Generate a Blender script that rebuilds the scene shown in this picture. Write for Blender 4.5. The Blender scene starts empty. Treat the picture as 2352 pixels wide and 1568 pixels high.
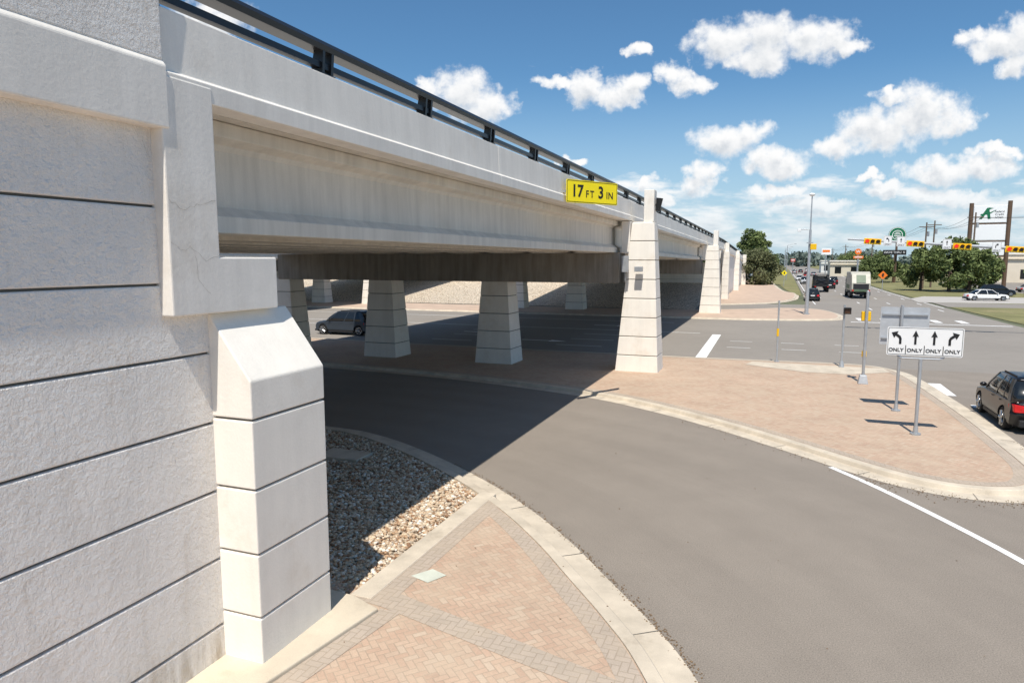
import bpy, bmesh, math, random
import numpy as np
from mathutils import Vector, Matrix
random.seed(7); np.random.seed(7)
scene=bpy.context.scene
COL=scene.collection
R=math.radians

# ------------------------------------------------------------------ node helper
class NT:
    def __init__(s,nt): s.nt=nt
    def n(s,t,**k):
        x=s.nt.nodes.new(t)
        for a,b in k.items(): setattr(x,a,b)
        return x
    def set(s,sock,val):
        if isinstance(val,bpy.types.NodeSocket): s.nt.links.new(val,sock)
        elif val is not None: sock.default_value=val
    def m(s,op,a,b=None,c=None,clamp=False):
        x=s.n('ShaderNodeMath',operation=op,use_clamp=clamp)
        s.set(x.inputs[0],a)
        if b is not None: s.set(x.inputs[1],b)
        if c is not None: s.set(x.inputs[2],c)
        return x.outputs[0]
    def v(s,op,a,b=None,c=None,out=0):
        x=s.n('ShaderNodeVectorMath',operation=op)
        s.set(x.inputs[0],a)
        if b is not None: s.set(x.inputs[1],b)
        if c is not None: s.set(x.inputs[2],c)
        return x.outputs[out]
    def scale(s,a,f):
        x=s.n('ShaderNodeVectorMath',operation='SCALE'); s.set(x.inputs[0],a); s.set(x.inputs['Scale'],f); return x.outputs[0]
    def noise(s,vec,scale,detail=4,rough=.55,out=0):
        x=s.n('ShaderNodeTexNoise'); s.set(x.inputs['Vector'],vec)
        x.inputs['Scale'].default_value=scale; x.inputs['Detail'].default_value=detail
        x.inputs['Roughness'].default_value=rough
        return x.outputs[out]
    def ramp(s,val,a,b,c0=0.,c1=1.,smooth=True):
        x=s.n('ShaderNodeMapRange'); x.interpolation_type='SMOOTHSTEP' if smooth else 'LINEAR'
        s.set(x.inputs['Value'],val)
        x.inputs['From Min'].default_value=a; x.inputs['From Max'].default_value=b
        x.inputs['To Min'].default_value=c0; x.inputs['To Max'].default_value=c1
        return x.outputs[0]
    def mix(s,f,a,b,mode='MIX'):
        x=s.n('ShaderNodeMix',data_type='RGBA',blend_type=mode)
        s.set(x.inputs[0],f); s.set(x.inputs[6],a); s.set(x.inputs[7],b)
        return x.outputs[2]
def c4(c): return (c[0],c[1],c[2],1.)

MATS={}
def newmat(name):
    m=bpy.data.materials.new(name); m.use_nodes=True
    nt=m.node_tree; b=nt.nodes['Principled BSDF']
    return m,NT(nt),b
def mat(name,col,rough=.75,var=.12,scale=1.5,fine=0.,fscale=60,bump=0.,bscale=30,bdist=.01,metal=0.,spec=.4,
        obj=False,streak=0.,stain=None,stainamt=0.,coat=0.):
    if name in MATS: return MATS[name]
    m,t,b=newmat(name)
    if obj: P=t.n('ShaderNodeTexCoord').outputs['Object']
    else: P=t.n('ShaderNodeNewGeometry').outputs['Position']
    n1=t.noise(P,scale,5,.6)
    f=t.ramp(n1,.3,.7,1-var,1+var,False)
    if fine>0:
        n2=t.noise(P,fscale,3,.7)
        f=t.m('MULTIPLY',f,t.ramp(n2,.25,.75,1-fine,1+fine,False))
    if streak>0:
        sv=t.v('MULTIPLY',P,(3.5,3.5,.3))
        n3=t.noise(sv,1.2,5,.65)
        f=t.m('MULTIPLY',f,t.ramp(n3,.35,.7,1.0,1-streak,False))
    cc=t.scale(tuple(col[:3]),f)
    if stain is not None:
        n4=t.noise(P,scale*.6,6,.7)
        cc=t.mix(t.ramp(n4,.52,.75,0,stainamt),cc,c4(stain))
    t.set(b.inputs['Base Color'],cc)
    b.inputs['Roughness'].default_value=rough; b.inputs['Metallic'].default_value=metal
    b.inputs['Specular IOR Level'].default_value=spec
    if coat: b.inputs['Coat Weight'].default_value=coat; b.inputs['Coat Roughness'].default_value=.05
    if bump>0:
        bp=t.n('ShaderNodeBump'); bp.inputs['Strength'].default_value=bump; bp.inputs['Distance'].default_value=bdist
        t.set(bp.inputs['Height'],t.noise(P,bscale,5,.6)); t.set(b.inputs['Normal'],bp.outputs[0])
    MATS[name]=m; return m

# ------------------------------------------------------------------ mesh builder
class MB:
    def __init__(s): s.v=[]; s.f=[]
    def add(s,vs,fs):
        o=len(s.v); s.v+= [tuple(p) for p in vs]; s.f+=[tuple(i+o for i in f) for f in fs]; return s
    def box(s,x0,x1,y0,y1,z0,z1):
        return s.add([(x0,y0,z0),(x1,y0,z0),(x1,y1,z0),(x0,y1,z0),(x0,y0,z1),(x1,y0,z1),(x1,y1,z1),(x0,y1,z1)],
          [(0,3,2,1),(4,5,6,7),(0,1,5,4),(1,2,6,5),(2,3,7,6),(3,0,4,7)])
    def cbox(s,c,d): return s.box(c[0]-d[0]/2,c[0]+d[0]/2,c[1]-d[1]/2,c[1]+d[1]/2,c[2]-d[2]/2,c[2]+d[2]/2)
    def hexa(s,b,t):
        return s.add(list(b)+list(t),[(0,3,2,1),(4,5,6,7),(0,1,5,4),(1,2,6,5),(2,3,7,6),(3,0,4,7)])
    def cyl(s,p0,p1,r0,r1=None,n=12,caps=True):
        if r1 is None: r1=r0
        p0=Vector(p0);p1=Vector(p1); d=(p1-p0).normalized()
        a=d.orthogonal().normalized(); b=d.cross(a)
        vs=[];fs=[]
        for p,r in((p0,r0),(p1,r1)):
            for i in range(n):
                t=2*math.pi*i/n; vs.append(p+a*r*math.cos(t)+b*r*math.sin(t))
        for i in range(n): fs.append((i,(i+1)%n,n+(i+1)%n,n+i))
        if caps: fs.append(tuple(range(n-1,-1,-1))); fs.append(tuple(range(n,2*n)))
        return s.add(vs,fs)
    def tube(s,pts,r,n=8):
        for a,b in zip(pts[:-1],pts[1:]): s.cyl(a,b,r,r,n)
        return s
    def prism(s,prof,ys,zo=lambda y:0.):
        k=len(prof); vs=[];fs=[]
        for y in ys:
            for x,z in prof: vs.append((x,y,z+zo(y)))
        for j in range(len(ys)-1):
            for i in range(k): fs.append((j*k+i,j*k+(i+1)%k,(j+1)*k+(i+1)%k,(j+1)*k+i))
        fs.append(tuple(range(k-1,-1,-1))); fs.append(tuple(range((len(ys)-1)*k,len(ys)*k)))
        return s.add(vs,fs)
    def _ex(s,a,b,k):
        fs=[(i,(i+1)%k,k+(i+1)%k,k+i) for i in range(k)]+[tuple(range(k-1,-1,-1)),tuple(range(k,2*k))]
        return s.add(a+b,fs)
    def extr(s,poly,z0,z1): return s._ex([(x,y,z0) for x,y in poly],[(x,y,z1) for x,y in poly],len(poly))
    def extry(s,poly,y0,y1): return s._ex([(x,y0,z) for x,z in poly],[(x,y1,z) for x,z in poly],len(poly))
    def extrx(s,poly,x0,x1): return s._ex([(x0,y,z) for y,z in poly],[(x1,y,z) for y,z in poly],len(poly))
    def sheet(s,poly,z): 
        return s.add([(x,y,z) for x,y in poly],[tuple(range(len(poly)))])
    def sphere(s,c,r,n=10,m=6,sx=1,sy=1,sz=1):
        vs=[];fs=[]
        for j in range(m+1):
            ph=math.pi*j/m
            for i in range(n):
                th=2*math.pi*i/n
                vs.append((c[0]+sx*r*math.sin(ph)*math.cos(th),c[1]+sy*r*math.sin(ph)*math.sin(th),c[2]+sz*r*math.cos(ph)))
        for j in range(m):
            for i in range(n): fs.append((j*n+i,(j+1)*n+i,(j+1)*n+(i+1)%n,j*n+(i+1)%n))
        return s.add(vs,fs)
    def build(s,name,material,parent=None,loc=(0,0,0),rot=(0,0,0),bevel=0.,seg=2,smooth=False,recalc=True,**props):
        me=bpy.data.meshes.new(name); me.from_pydata(s.v,[],s.f)
        if recalc:
            bm=bmesh.new(); bm.from_mesh(me); bmesh.ops.recalc_face_normals(bm,faces=bm.faces); bm.to_mesh(me); bm.free()
        me.materials.append(material)
        if smooth: me.polygons.foreach_set('use_smooth',[True]*len(me.polygons))
        me.update()
        o=bpy.data.objects.new(name,me); COL.objects.link(o)
        o.location=loc; o.rotation_euler=rot
        if parent: o.parent=parent
        if bevel>0:
            b=o.modifiers.new('bevel','BEVEL'); b.width=bevel; b.segments=seg; b.limit_method='ANGLE'; b.angle_limit=R(35)
            if smooth: b.harden_normals=True
        for k,vv in props.items(): o[k]=vv
        return o
def root(name,label,category,loc=(0,0,0),rot=(0,0,0),group=None):
    e=bpy.data.objects.new(name,None); COL.objects.link(e); e.location=loc; e.rotation_euler=rot
    e.empty_display_size=.2
    e['label']=label; e['category']=category
    if group: e['group']=group
    return e
def text(name,s,size,material,parent,loc,rot=(R(90),0,0),bold=.0,sx=1.,ax='CENTER'):
    cu=bpy.data.curves.new(name,'FONT'); cu.body=s; cu.size=size; cu.align_x=ax; cu.align_y='CENTER'
    cu.offset=bold; cu.extrude=.002
    ob=bpy.data.objects.new(name,cu); COL.objects.link(ob)
    bpy.context.view_layer.update()
    dg=bpy.context.evaluated_depsgraph_get()
    me=bpy.data.meshes.new_from_object(ob.evaluated_get(dg)); bpy.data.objects.remove(ob)
    me.materials.clear(); me.materials.append(material)
    o=bpy.data.objects.new(name,me); COL.objects.link(o); o.parent=parent; o.location=loc; o.rotation_euler=rot; o.scale=(sx,1,1)
    return o

# ------------------------------------------------------------------ camera, sun, sky
cam=bpy.data.cameras.new('camera'); cam.lens=24; cam.sensor_width=36; cam.clip_end=20000; cam.clip_start=.1
co=bpy.data.objects.new('camera',cam); COL.objects.link(co); co.location=(0,0,5.4)
co.rotation_euler=(R(90-6.77),0,R(20.93)); scene.camera=co
sunvec=Vector((.088,-.54,1)).normalized()
sl=bpy.data.lights.new('sun','SUN'); sl.energy=5.0; sl.angle=R(.53); sl.color=(1,.94,.85)
so=bpy.data.objects.new('sun',sl); COL.objects.link(so); so.rotation_euler=(-sunvec).to_track_quat('-Z','Y').to_euler(); so.location=(0,-20,60)
scene.view_settings.view_transform='Standard'; scene.view_settings.look='None'; scene.view_settings.exposure=0

w=bpy.data.worlds.new('World'); scene.world=w; w.use_nodes=True
t=NT(w.node_tree); bg=w.node_tree.nodes['Background']
sky=t.n('ShaderNodeTexSky',sky_type='NISHITA'); sky.sun_disc=False
sky.sun_elevation=math.asin(sunvec.z); sky.sun_rotation=math.atan2(sunvec.x,sunvec.y)
sky.altitude=200; sky.air_density=1.0; sky.dust_density=.5; sky.ozone_density=2.0
# clouds placed by direction, (bearing tangent, height tangent, half width, half height) x1000 about a compass heading
CL=[(298,303,52,32),(359,310,58,38),(427,307,52,33),(347,280,40,24),(470,298,28,14),(175,287,20,12),(227,263,29,17),(255,247,30,17),
(61,248,33,11),(104,246,29,27),(138,229,39,21),(169,237,30,22),(-71,234,44,36),(-34,215,39,26),(-123,239,25,13),(303,166,54,26),(334,178,34,24),
(464,160,40,21),(526,184,62,35),(585,207,60,40),(632,194,38,23),(536,229,38,12),(382,138,58,20),(272,116,31,23),(673,297,44,24),(716,310,38,40),
(648,310,26,14),(716,272,27,22),(607,123,60,21),(678,131,64,20),(694,153,44,10),(507,119,26,8),(538,102,36,12),(190,109,29,12),(218,91,28,13),
(83,142,14,7),(376,100,54,12),(640,88,60,14),(433,79,70,12),(-420,330,60,30),(-700,250,80,30),(900,260,80,35),(1100,180,90,30)]
g=bpy.data.node_groups.new('cloud_field','ShaderNodeTree')
g.interface.new_socket('p',in_out='INPUT',socket_type='NodeSocketVector'); g.interface.new_socket('f',in_out='OUTPUT',socket_type='NodeSocketFloat')
q=NT(g); gi=q.n('NodeGroupInput'); go=q.n('NodeGroupOutput'); P=gi.outputs[0]
nz=q.noise(P,24,5,.58,out=1)
wp=q.v('MULTIPLY_ADD',q.v('SUBTRACT',nz,(.5,.5,.5)),(.085,.055,0),P)
cur=None
for a,b,rx,ry in CL:
    a/=1000;b/=1000;rx/=1000;ry/=1000
    s_=q.v('MULTIPLY_ADD',wp,(1/rx,1/ry,0),(-a/rx,-b/ry,0))
    d=q.v('DOT_PRODUCT',s_,s_,out=1)
    cur=d if cur is None else q.m('SMOOTH_MIN',cur,d,.4)
fl=q.m('SUBTRACT',1.08,cur)
n2=q.noise(P,38,5,.58)
fl=q.m('MULTIPLY_ADD',q.m('SUBTRACT',n2,.5),1.9,fl)
lp=q.v('MULTIPLY',P,(1,3.6,1))
n3=q.noise(lp,8,5,.6)
sep=q.n('ShaderNodeSeparateXYZ'); q.set(sep.inputs[0],P); bz=sep.outputs[1]
band=q.m('MULTIPLY',q.ramp(bz,.0,.025),q.ramp(bz,.08,.16,1,0))
low=q.m('MULTIPLY_ADD',q.m('SUBTRACT',n3,.50),5.0,q.m('MULTIPLY_ADD',band,1.5,-1.1))
fl=q.m('MAXIMUM',fl,low)
q.set(go.inputs[0],fl)
D=t.n('ShaderNodeTexCoord').outputs['Generated']
psi=R(20.93)
fwd=(-math.sin(psi),math.cos(psi),0); rgt=(math.cos(psi),math.sin(psi),0)
dF=t.v('DOT_PRODUCT',D,fwd,out=1); dR=t.v('DOT_PRODUCT',D,rgt,out=1)
sp=t.n('ShaderNodeSeparateXYZ'); t.set(sp.inputs[0],D)
dFs=t.m('MAXIMUM',dF,.05)
cb=t.n('ShaderNodeCombineXYZ'); t.set(cb.inputs[0],t.m('DIVIDE',dR,dFs)); t.set(cb.inputs[1],t.m('DIVIDE',sp.outputs[2],dFs))
p0=cb.outputs[0]
def cf(vec):
    n=t.n('ShaderNodeGroup'); n.node_tree=g; t.set(n.inputs[0],vec); return n.outputs[0]
f0=cf(p0); f1=cf(t.v('ADD',p0,(.003,.014,0)))
mask=t.m('MULTIPLY',t.ramp(f0,-.2,.95),t.ramp(sp.outputs[2],.0,.02))
mask=t.m('MULTIPLY',mask,t.ramp(dF,.06,.15))
shade=t.ramp(f1,.2,1.6)
det=t.noise(p0,34,3,.55)
shade=t.m('MULTIPLY',shade,t.ramp(det,.3,.7,.50,1.15))
ccol=t.mix(shade,(1.0,1.0,1.0,1),(.62,.665,.72,1))
skc=t.scale(sky.outputs[0],.125)
skc=t.mix(1.0,skc,(.54,.80,.93,1),'MULTIPLY')
hzf=t.ramp(sp.outputs[2],-.02,.26,.85,0.0)
skc=t.mix(hzf,skc,(.53,.68,.80,1))
hz=t.ramp(sp.outputs[2],.0,.12,.55,1.0)
mask=t.m('MULTIPLY',mask,hz)
fin=t.mix(mask,skc,ccol)
t.set(bg.inputs[0],fin); bg.inputs[1].default_value=1.0

# ------------------------------------------------------------------ materials
def wallmat():
    m,t,b=newmat('painted_rough_concrete'); P=t.n('ShaderNodeNewGeometry').outputs['Position']
    f=t.ramp(t.noise(P,.9,5,.6),.3,.7,.94,1.05,False)
    f=t.m('MULTIPLY',f,t.ramp(t.noise(P,45,3,.7),.25,.75,.96,1.04,False))
    f=t.m('MULTIPLY',f,t.ramp(t.noise(t.v('MULTIPLY',P,(5,5,.35)),1.2,5,.65),.4,.75,1.0,.93,False))
    col=t.scale((.89,.85,.80),f)
    st=t.noise(t.v('MULTIPLY',P,(2,3.2,.6)),1.1,6,.72)
    col=t.mix(t.ramp(st,.54,.76,0,.42),col,(.60,.51,.41,1))
    s3=t.noise(t.v('MULTIPLY',P,(4,7,.9)),.8,4,.6)
    col=t.mix(t.ramp(s3,.62,.74,0,.25),col,(.62,.56,.48,1))
    sz=t.n('ShaderNodeSeparateXYZ'); t.set(sz.inputs[0],P)
    low=t.m('MULTIPLY',t.ramp(sz.outputs[2],.2,.95,.65,0),t.ramp(st,.38,.6))
    col=t.mix(low,col,(.36,.28,.19,1))
    t.set(b.inputs['Base Color'],col); b.inputs['Roughness'].default_value=.85; b.inputs['Specular IOR Level'].default_value=.3
    h=t.m('MULTIPLY_ADD',t.noise(P,10,3,.5),1.1,t.noise(P,30,4,.62))
    bp=t.n('ShaderNodeBump'); bp.inputs['Strength'].default_value=1.0; bp.inputs['Distance'].default_value=.030
    t.set(bp.inputs['Height'],h); t.set(b.inputs['Normal'],bp.outputs[0]); return m
M_wall=wallmat()
M_conc=mat('painted_concrete',(.87,.825,.755),.8,.05,.9,.03,40,.35,18,.008,streak=.10,stain=(.58,.50,.40),stainamt=.38)
M_pil=mat('cream_painted_concrete',(.88,.83,.745),.8,.04,1.3,.03,40,.4,22,.008,streak=.06,stain=(.64,.53,.40),stainamt=.36)
M_gird=mat('bare_girder_concrete',(.74,.695,.615),.85,.07,.5,.04,50,.2,30,.003,streak=.18,stain=(.50,.44,.36),stainamt=.4)
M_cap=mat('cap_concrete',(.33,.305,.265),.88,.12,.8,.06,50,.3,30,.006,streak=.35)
M_joint=mat('joint_shadow_gap',(.16,.15,.13),.95,.1)
M_kerb=mat('kerb_concrete',(.58,.505,.40),.9,.16,1.5,.14,90,.4,80,.006,stain=(.33,.27,.20),stainamt=.6)
M_black=mat('black_rail_paint',(.016,.017,.020),.35,.1,2,spec=.5)
M_galv=mat('galvanised_steel',(.42,.44,.46),.5,.1,4,metal=.4)
M_alu=mat('sign_back_aluminium',(.50,.52,.54),.5,.10,3,metal=.3)
M_white=mat('sign_white',(.82,.82,.81),.5,.02,3)
M_ink=mat('sign_black',(.015,.015,.016),.5,.02,3)
M_yel=mat('sign_yellow',(.95,.77,.01),.5,.03,3)
M_sigyel=mat('signal_yellow',(.85,.50,.01),.5,.05,3)
M_sigblk=mat('signal_black',(.02,.02,.02),.6,.05,3)
M_orange=mat('sign_orange',(.85,.20,.02),.5,.03,3)
M_green=mat('sign_green',(.01,.16,.07),.5,.03,3)
M_mark=mat('road_paint_white',(.86,.86,.84),.8,.05,1.0,.12,120,.2,100,.003,stain=(.50,.48,.45),stainamt=.4)
M_brownpole=mat('brown_steel',(.13,.08,.05),.6,.1)
M_wood=mat('utility_wood',(.15,.11,.08),.9,.2,4)
M_glass=mat('car_glass',(.012,.015,.018),.06,.0,3,spec=.6,obj=True)
M_tyre=mat('tyre_rubber',(.018,.018,.018),.85,.1,5,obj=True)
M_rim=mat('alloy_rim',(.45,.46,.47),.35,.05,5,metal=.8,obj=True)
M_red=mat('tail_lamp_red',(.62,.01,.01),.15,.1,8,obj=True,spec=.7)
M_lamp=mat('head_lamp_clear',(.75,.77,.80),.12,.05,8,obj=True,spec=.7)
M_dark=mat('dark_plastic',(.022,.022,.024),.6,.1,6,obj=True)
def lit(name,col,e):
    m,t_,b=newmat(name); b.inputs['Base Color'].default_value=c4(col); b.inputs['Emission Color'].default_value=c4(col); b.inputs['Emission Strength'].default_value=e; return m
M_redon=lit('signal_red_lit',(.8,.03,.02),1.0)
M_off=mat('signal_lens_dark',(.07,.035,.02),.3,.1,5)

def asphalt(name,col,spk=.45,tracks=False):
    m,t,b=newmat(name); P=t.n('ShaderNodeNewGeometry').outputs['Position']
    big=t.ramp(t.noise(P,.12,4,.55),.3,.7,.93,1.07,False)
    med=t.ramp(t.noise(P,1.3,6,.7),.3,.7,.96,1.04,False)
    sp_=t.ramp(t.noise(P,6.5,4,.6),.70,.82,1,.84)
    fn=t.ramp(t.noise(P,48,3,.85),.3,.72,1-spk,1+spk,False)
    s1=t.m('MULTIPLY',t.m('MULTIPLY',t.m('MULTIPLY',big,med),fn),sp_)
    if tracks:
        s=t.n('ShaderNodeSeparateXYZ'); t.set(s.inputs[0],P)
        dx=t.m('ADD',s.outputs[0],14.); dy=t.m('SUBTRACT',s.outputs[1],1.5)
        r=t.m('SQRT',t.m('ADD',t.m('MULTIPLY',dx,dx),t.m('MULTIPLY',dy,dy)))
        sn=t.m('SINE',t.m('MULTIPLY',r,3.3)); amp=t.m('MULTIPLY',t.ramp(t.noise(P,.5,3,.5),.3,.65,.2,1),.038)
        s1=t.m('MULTIPLY',s1,t.m('MULTIPLY_ADD',sn,amp,1.0))
        cv=t.n('ShaderNodeCombineXYZ'); t.set(cv.inputs[0],t.m('MULTIPLY',r,5.)); t.set(cv.inputs[1],t.m('MULTIPLY',t.m('ARCTAN2',dy,dx),2.5))
        s1=t.m('MULTIPLY',s1,t.ramp(t.noise(cv.outputs[0],1.0,5,.65),.3,.7,.975,1.025,False))
    col_=t.scale(tuple(col),s1)
    t.set(b.inputs['Base Color'],col_); b.inputs['Roughness'].default_value=.88; b.inputs['Specular IOR Level'].default_value=.25
    bp=t.n('ShaderNodeBump'); bp.inputs['Strength'].default_value=.6; bp.inputs['Distance'].default_value=.008
    t.set(bp.inputs['Height'],t.noise(P,60,3,.8)); t.set(b.inputs['Normal'],bp.outputs[0])
    return m
M_asph=asphalt('asphalt',(.272,.236,.198),.42,True); M_asph2=asphalt('older_asphalt',(.285,.258,.226),.2)

def paver(name,angle,cols,mortar,cell=10.,dusta=.5):
    m,t,b=newmat(name); P=t.n('ShaderNodeNewGeometry').outputs['Position']
    mp=t.n('ShaderNodeMapping'); t.set(mp.inputs[0],P); mp.inputs['Rotation'].default_value=(0,0,R(angle)); mp.inputs['Scale'].default_value=(cell,cell,cell)
    s=t.n('ShaderNodeSeparateXYZ'); t.set(s.inputs[0],mp.outputs[0]); X,Y=s.outputs[0],s.outputs[1]
    i=t.m('FLOOR',X); j=t.m('FLOOR',Y); fx=t.m('SUBTRACT',X,i); fy=t.m('SUBTRACT',Y,j)
    k=t.m('FLOORED_MODULO',t.m('ADD',t.m('SUBTRACT',i,j),.001),4.0)
    e=[t.m('COMPARE',k,float(q_),.2) for q_ in range(4)]
    dl=t.m('MULTIPLY_ADD',e[1],9.,fx); dr=t.m('MULTIPLY_ADD',e[0],9.,t.m('SUBTRACT',1.,fx))
    db=t.m('MULTIPLY_ADD',e[2],9.,fy); dt=t.m('MULTIPLY_ADD',e[3],9.,t.m('SUBTRACT',1.,fy))
    d=t.m('MINIMUM',t.m('MINIMUM',dl,dr),t.m('MINIMUM',db,dt))
    c=t.n('ShaderNodeCombineXYZ'); t.set(c.inputs[0],t.m('SUBTRACT',i,e[1])); t.set(c.inputs[1],t.m('SUBTRACT',j,e[2])); t.set(c.inputs[2],t.m('ADD',e[2],e[3]))
    wn=t.n('ShaderNodeTexWhiteNoise',noise_dimensions='3D'); t.set(wn.inputs['Vector'],c.outputs[0])
    rp=t.n('ShaderNodeValToRGB'); t.set(rp.inputs[0],wn.outputs['Value'])
    els=rp.color_ramp.elements; n=len(cols)
    els[0].color=c4(cols[0]); els[0].position=0; els[1].color=c4(cols[-1]); els[1].position=1
    for q_ in range(1,n-1):
        el=els.new(q_/(n-1)); el.color=c4(cols[q_])
    col=rp.outputs[0]
    big=t.ramp(t.noise(P,.5,5,.6),.3,.7,.90,1.08,False)
    fin_=t.ramp(t.noise(P,60,3,.7),.3,.7,.86,1.12,False)
    mf=t.ramp(d,.03,.11)
    col=t.mix(mf,c4(mortar),col)
    col=t.scale(col,t.m('MULTIPLY',big,fin_))
    dust=t.mix(t.ramp(t.noise(P,1.1,6,.7),.38,.68,.10,dusta),col,(.55,.445,.33,1))
    dust=t.mix(t.ramp(t.noise(P,.35,5,.7),.56,.75,0,.35),dust,(.38,.29,.215,1))
    t.set(b.inputs['Base Color'],dust); b.inputs['Roughness'].default_value=.9; b.inputs['Specular IOR Level'].default_value=.25
    bp=t.n('ShaderNodeBump'); bp.inputs['Strength'].default_value=.5; bp.inputs['Distance'].default_value=.004
    t.set(bp.inputs['Height'],mf); t.set(b.inputs['Normal'],bp.outputs[0])
    return m
M_pav=paver('red_herringbone_pavers',42,[(.46,.31,.225),(.51,.35,.255),(.54,.395,.29),(.48,.33,.24),(.55,.43,.325)],(.38,.29,.215),10.,.5)
M_band=paver('grey_brown_border_pavers',0,[(.41,.345,.28),(.46,.385,.315),(.43,.36,.295)],(.34,.28,.22),9.,.4)
def gravel(name):
    m,t,b=newmat(name); P=t.n('ShaderNodeNewGeometry').outputs['Position']
    vo=t.n('ShaderNodeTexVoronoi'); t.set(vo.inputs['Vector'],P); vo.inputs['Scale'].default_value=9
    h=t.n('ShaderNodeSeparateXYZ'); t.set(h.inputs[0],vo.outputs['Color'])
    rp=t.n('ShaderNodeValToRGB'); t.set(rp.inputs[0],h.outputs[0]); e=rp.color_ramp.elements
    e[0].color=(.42,.31,.21,1); e[1].color=(.88,.81,.68,1); k=e.new(.5); k.color=(.68,.57,.43,1)
    col=t.mix(t.ramp(vo.outputs['Distance'],.4,.85),rp.outputs[0],(.14,.11,.08,1))
    t.set(b.inputs['Base Color'],col); b.inputs['Roughness'].default_value=.9
    bp=t.n('ShaderNodeBump'); bp.inputs['Strength'].default_value=1; bp.inputs['Distance'].default_value=.04
    t.set(bp.inputs['Height'],t.m('SUBTRACT',1,vo.outputs['Distance'])); t.set(b.inputs['Normal'],bp.outputs[0]); return m
M_grav=gravel('river_gravel')
def stonemat():
    m,t,b=newmat('river_stone'); G=t.n('ShaderNodeNewGeometry')
    rp=t.n('ShaderNodeValToRGB'); t.set(rp.inputs[0],G.outputs['Random Per Island']); e=rp.color_ramp.elements
    e[0].color=(.24,.13,.07,1); e[1].color=(.82,.78,.70,1)
    for p_,c_ in((.18,(.42,.26,.15)),(.4,(.58,.45,.31)),(.6,(.46,.38,.29)),(.78,(.68,.53,.36))):
        k=e.new(p_); k.color=c4(c_)
    f=t.ramp(t.noise(G.outputs['Position'],40,4,.6),.3,.7,.8,1.2)
    t.set(b.inputs['Base Color'],t.scale(rp.outputs[0],f)); b.inputs['Roughness'].default_value=.8; return m
M_stone=stonemat()
M_grass=mat('dry_grass',(.21,.20,.085),.95,.25,.25,.25,8,.6,20,.05,stain=(.42,.33,.19),stainamt=.8)
M_ground=mat('distant_ground',(.13,.14,.08),.95,.3,.02,.2,.4,stain=(.27,.23,.14),stainamt=.5)
M_lot=mat('far_concrete',(.46,.43,.39),.9,.1,.4,.05,20)
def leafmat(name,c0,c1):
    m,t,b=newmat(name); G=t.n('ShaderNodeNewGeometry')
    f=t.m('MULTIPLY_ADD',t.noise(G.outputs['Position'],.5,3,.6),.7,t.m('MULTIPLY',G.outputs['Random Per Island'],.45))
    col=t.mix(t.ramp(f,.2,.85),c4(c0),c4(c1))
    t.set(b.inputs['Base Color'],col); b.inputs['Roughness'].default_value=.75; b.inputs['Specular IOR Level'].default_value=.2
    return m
M_leaf=leafmat('oak_leaves',(.06,.082,.03),(.19,.235,.085))
M_leaf2=leafmat('olive_leaves',(.065,.072,.03),(.18,.19,.095))
M_bark=mat('bark',(.14,.105,.08),.95,.2,6)

# ------------------------------------------------------------------ curves / ground
def smooth(pts,n=6,closed=False):
    out=[];k=len(pts)
    rng=range(k) if closed else range(k-1)
    for i in rng:
        if closed: p=[Vector(pts[(i+j-1)%k]) for j in range(4)]
        else: p=[Vector(pts[max(0,i-1)]),Vector(pts[i]),Vector(pts[i+1]),Vector(pts[min(k-1,i+2)])]
        for j in range(n):
            u=j/n
            out.append(.5*((2*p[1])+(-p[0]+p[2])*u+(2*p[0]-5*p[1]+4*p[2]-p[3])*u*u+(-p[0]+3*p[1]-3*p[2]+p[3])*u**3))
    if not closed: out.append(Vector(pts[-1]))
    return out
def offset(pl,d,closed=False):
    out=[];k=len(pl)
    for i in range(k):
        a=pl[(i-1)%k] if closed else pl[max(0,i-1)]; b=pl[(i+1)%k] if closed else pl[min(k-1,i+1)]
        tn=(b-a).normalized(); out.append(pl[i]+Vector((-tn.y,tn.x))*d)
    return out
def kerb_mesh(pl,closed,wid,side,h=.13,z=0.,gut=.5):
    mb=MB(); prof=[(0,.008),(gut*.98,.014),(gut*1.0,.016),(gut+.04,h-.015),(gut+.06,h),(wid,h+.006),(wid+.02,-.02)]
    ls=[]
    for s_,zz in prof:
        ls.append([(p.x,p.y,zz+z) for p in offset(pl,side*s_,closed)])
    k=len(pl); vs=[p for l in ls for p in l]; fs=[]
    for a in range(len(prof)-1):
        for i in range(k if closed else k-1):
            j=(i+1)%k; fs.append((a*k+i,a*k+j,(a+1)*k+j,(a+1)*k+i))
    mb.add(vs,fs); return mb
def strip(pl,d0,d1,z,closed=False):
    a=offset(pl,d0,closed); b=offset(pl,d1,closed); k=len(pl)
    mb=MB(); mb.add([(p.x,p.y,z) for p in a]+[(p.x,p.y,z) for p in b],[(i,(i+1)%k,k+(i+1)%k,k+i) for i in range(k if closed else k-1)])
    return mb
def joints(pl,closed,side,wid,z,every):
    mb=MB(); acc=0.; k=len(pl); a=pl; b=offset(pl,side*wid,closed)
    for i in range(k if closed else k-1):
        j=(i+1)%k; acc+=(pl[j]-pl[i]).length
        if acc>every:
            acc=0.; tn=(pl[j]-pl[i]).normalized()*.008
            if pl[i].x>-14: mb.add([(*(a[i]-tn),z),(*(a[i]+tn),z),(*(b[i]+tn),z),(*(b[i]-tn),z)],[(0,1,2,3)])
    return mb
ST=dict(kind='structure')
MB().sheet([(-6000,-3000),(6000,-3000),(6000,9000),(-6000,9000)],-.03).build('ground',M_ground,**ST)
MB().sheet([(-130,-60),(60,-60),(60,38.6),(-130,38.6)],0).build('road',M_asph,**ST)
MB().sheet([(-300,38.6),(400,38.6),(400,66),(-300,66)],0).build('road',M_asph2,**ST)
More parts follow.
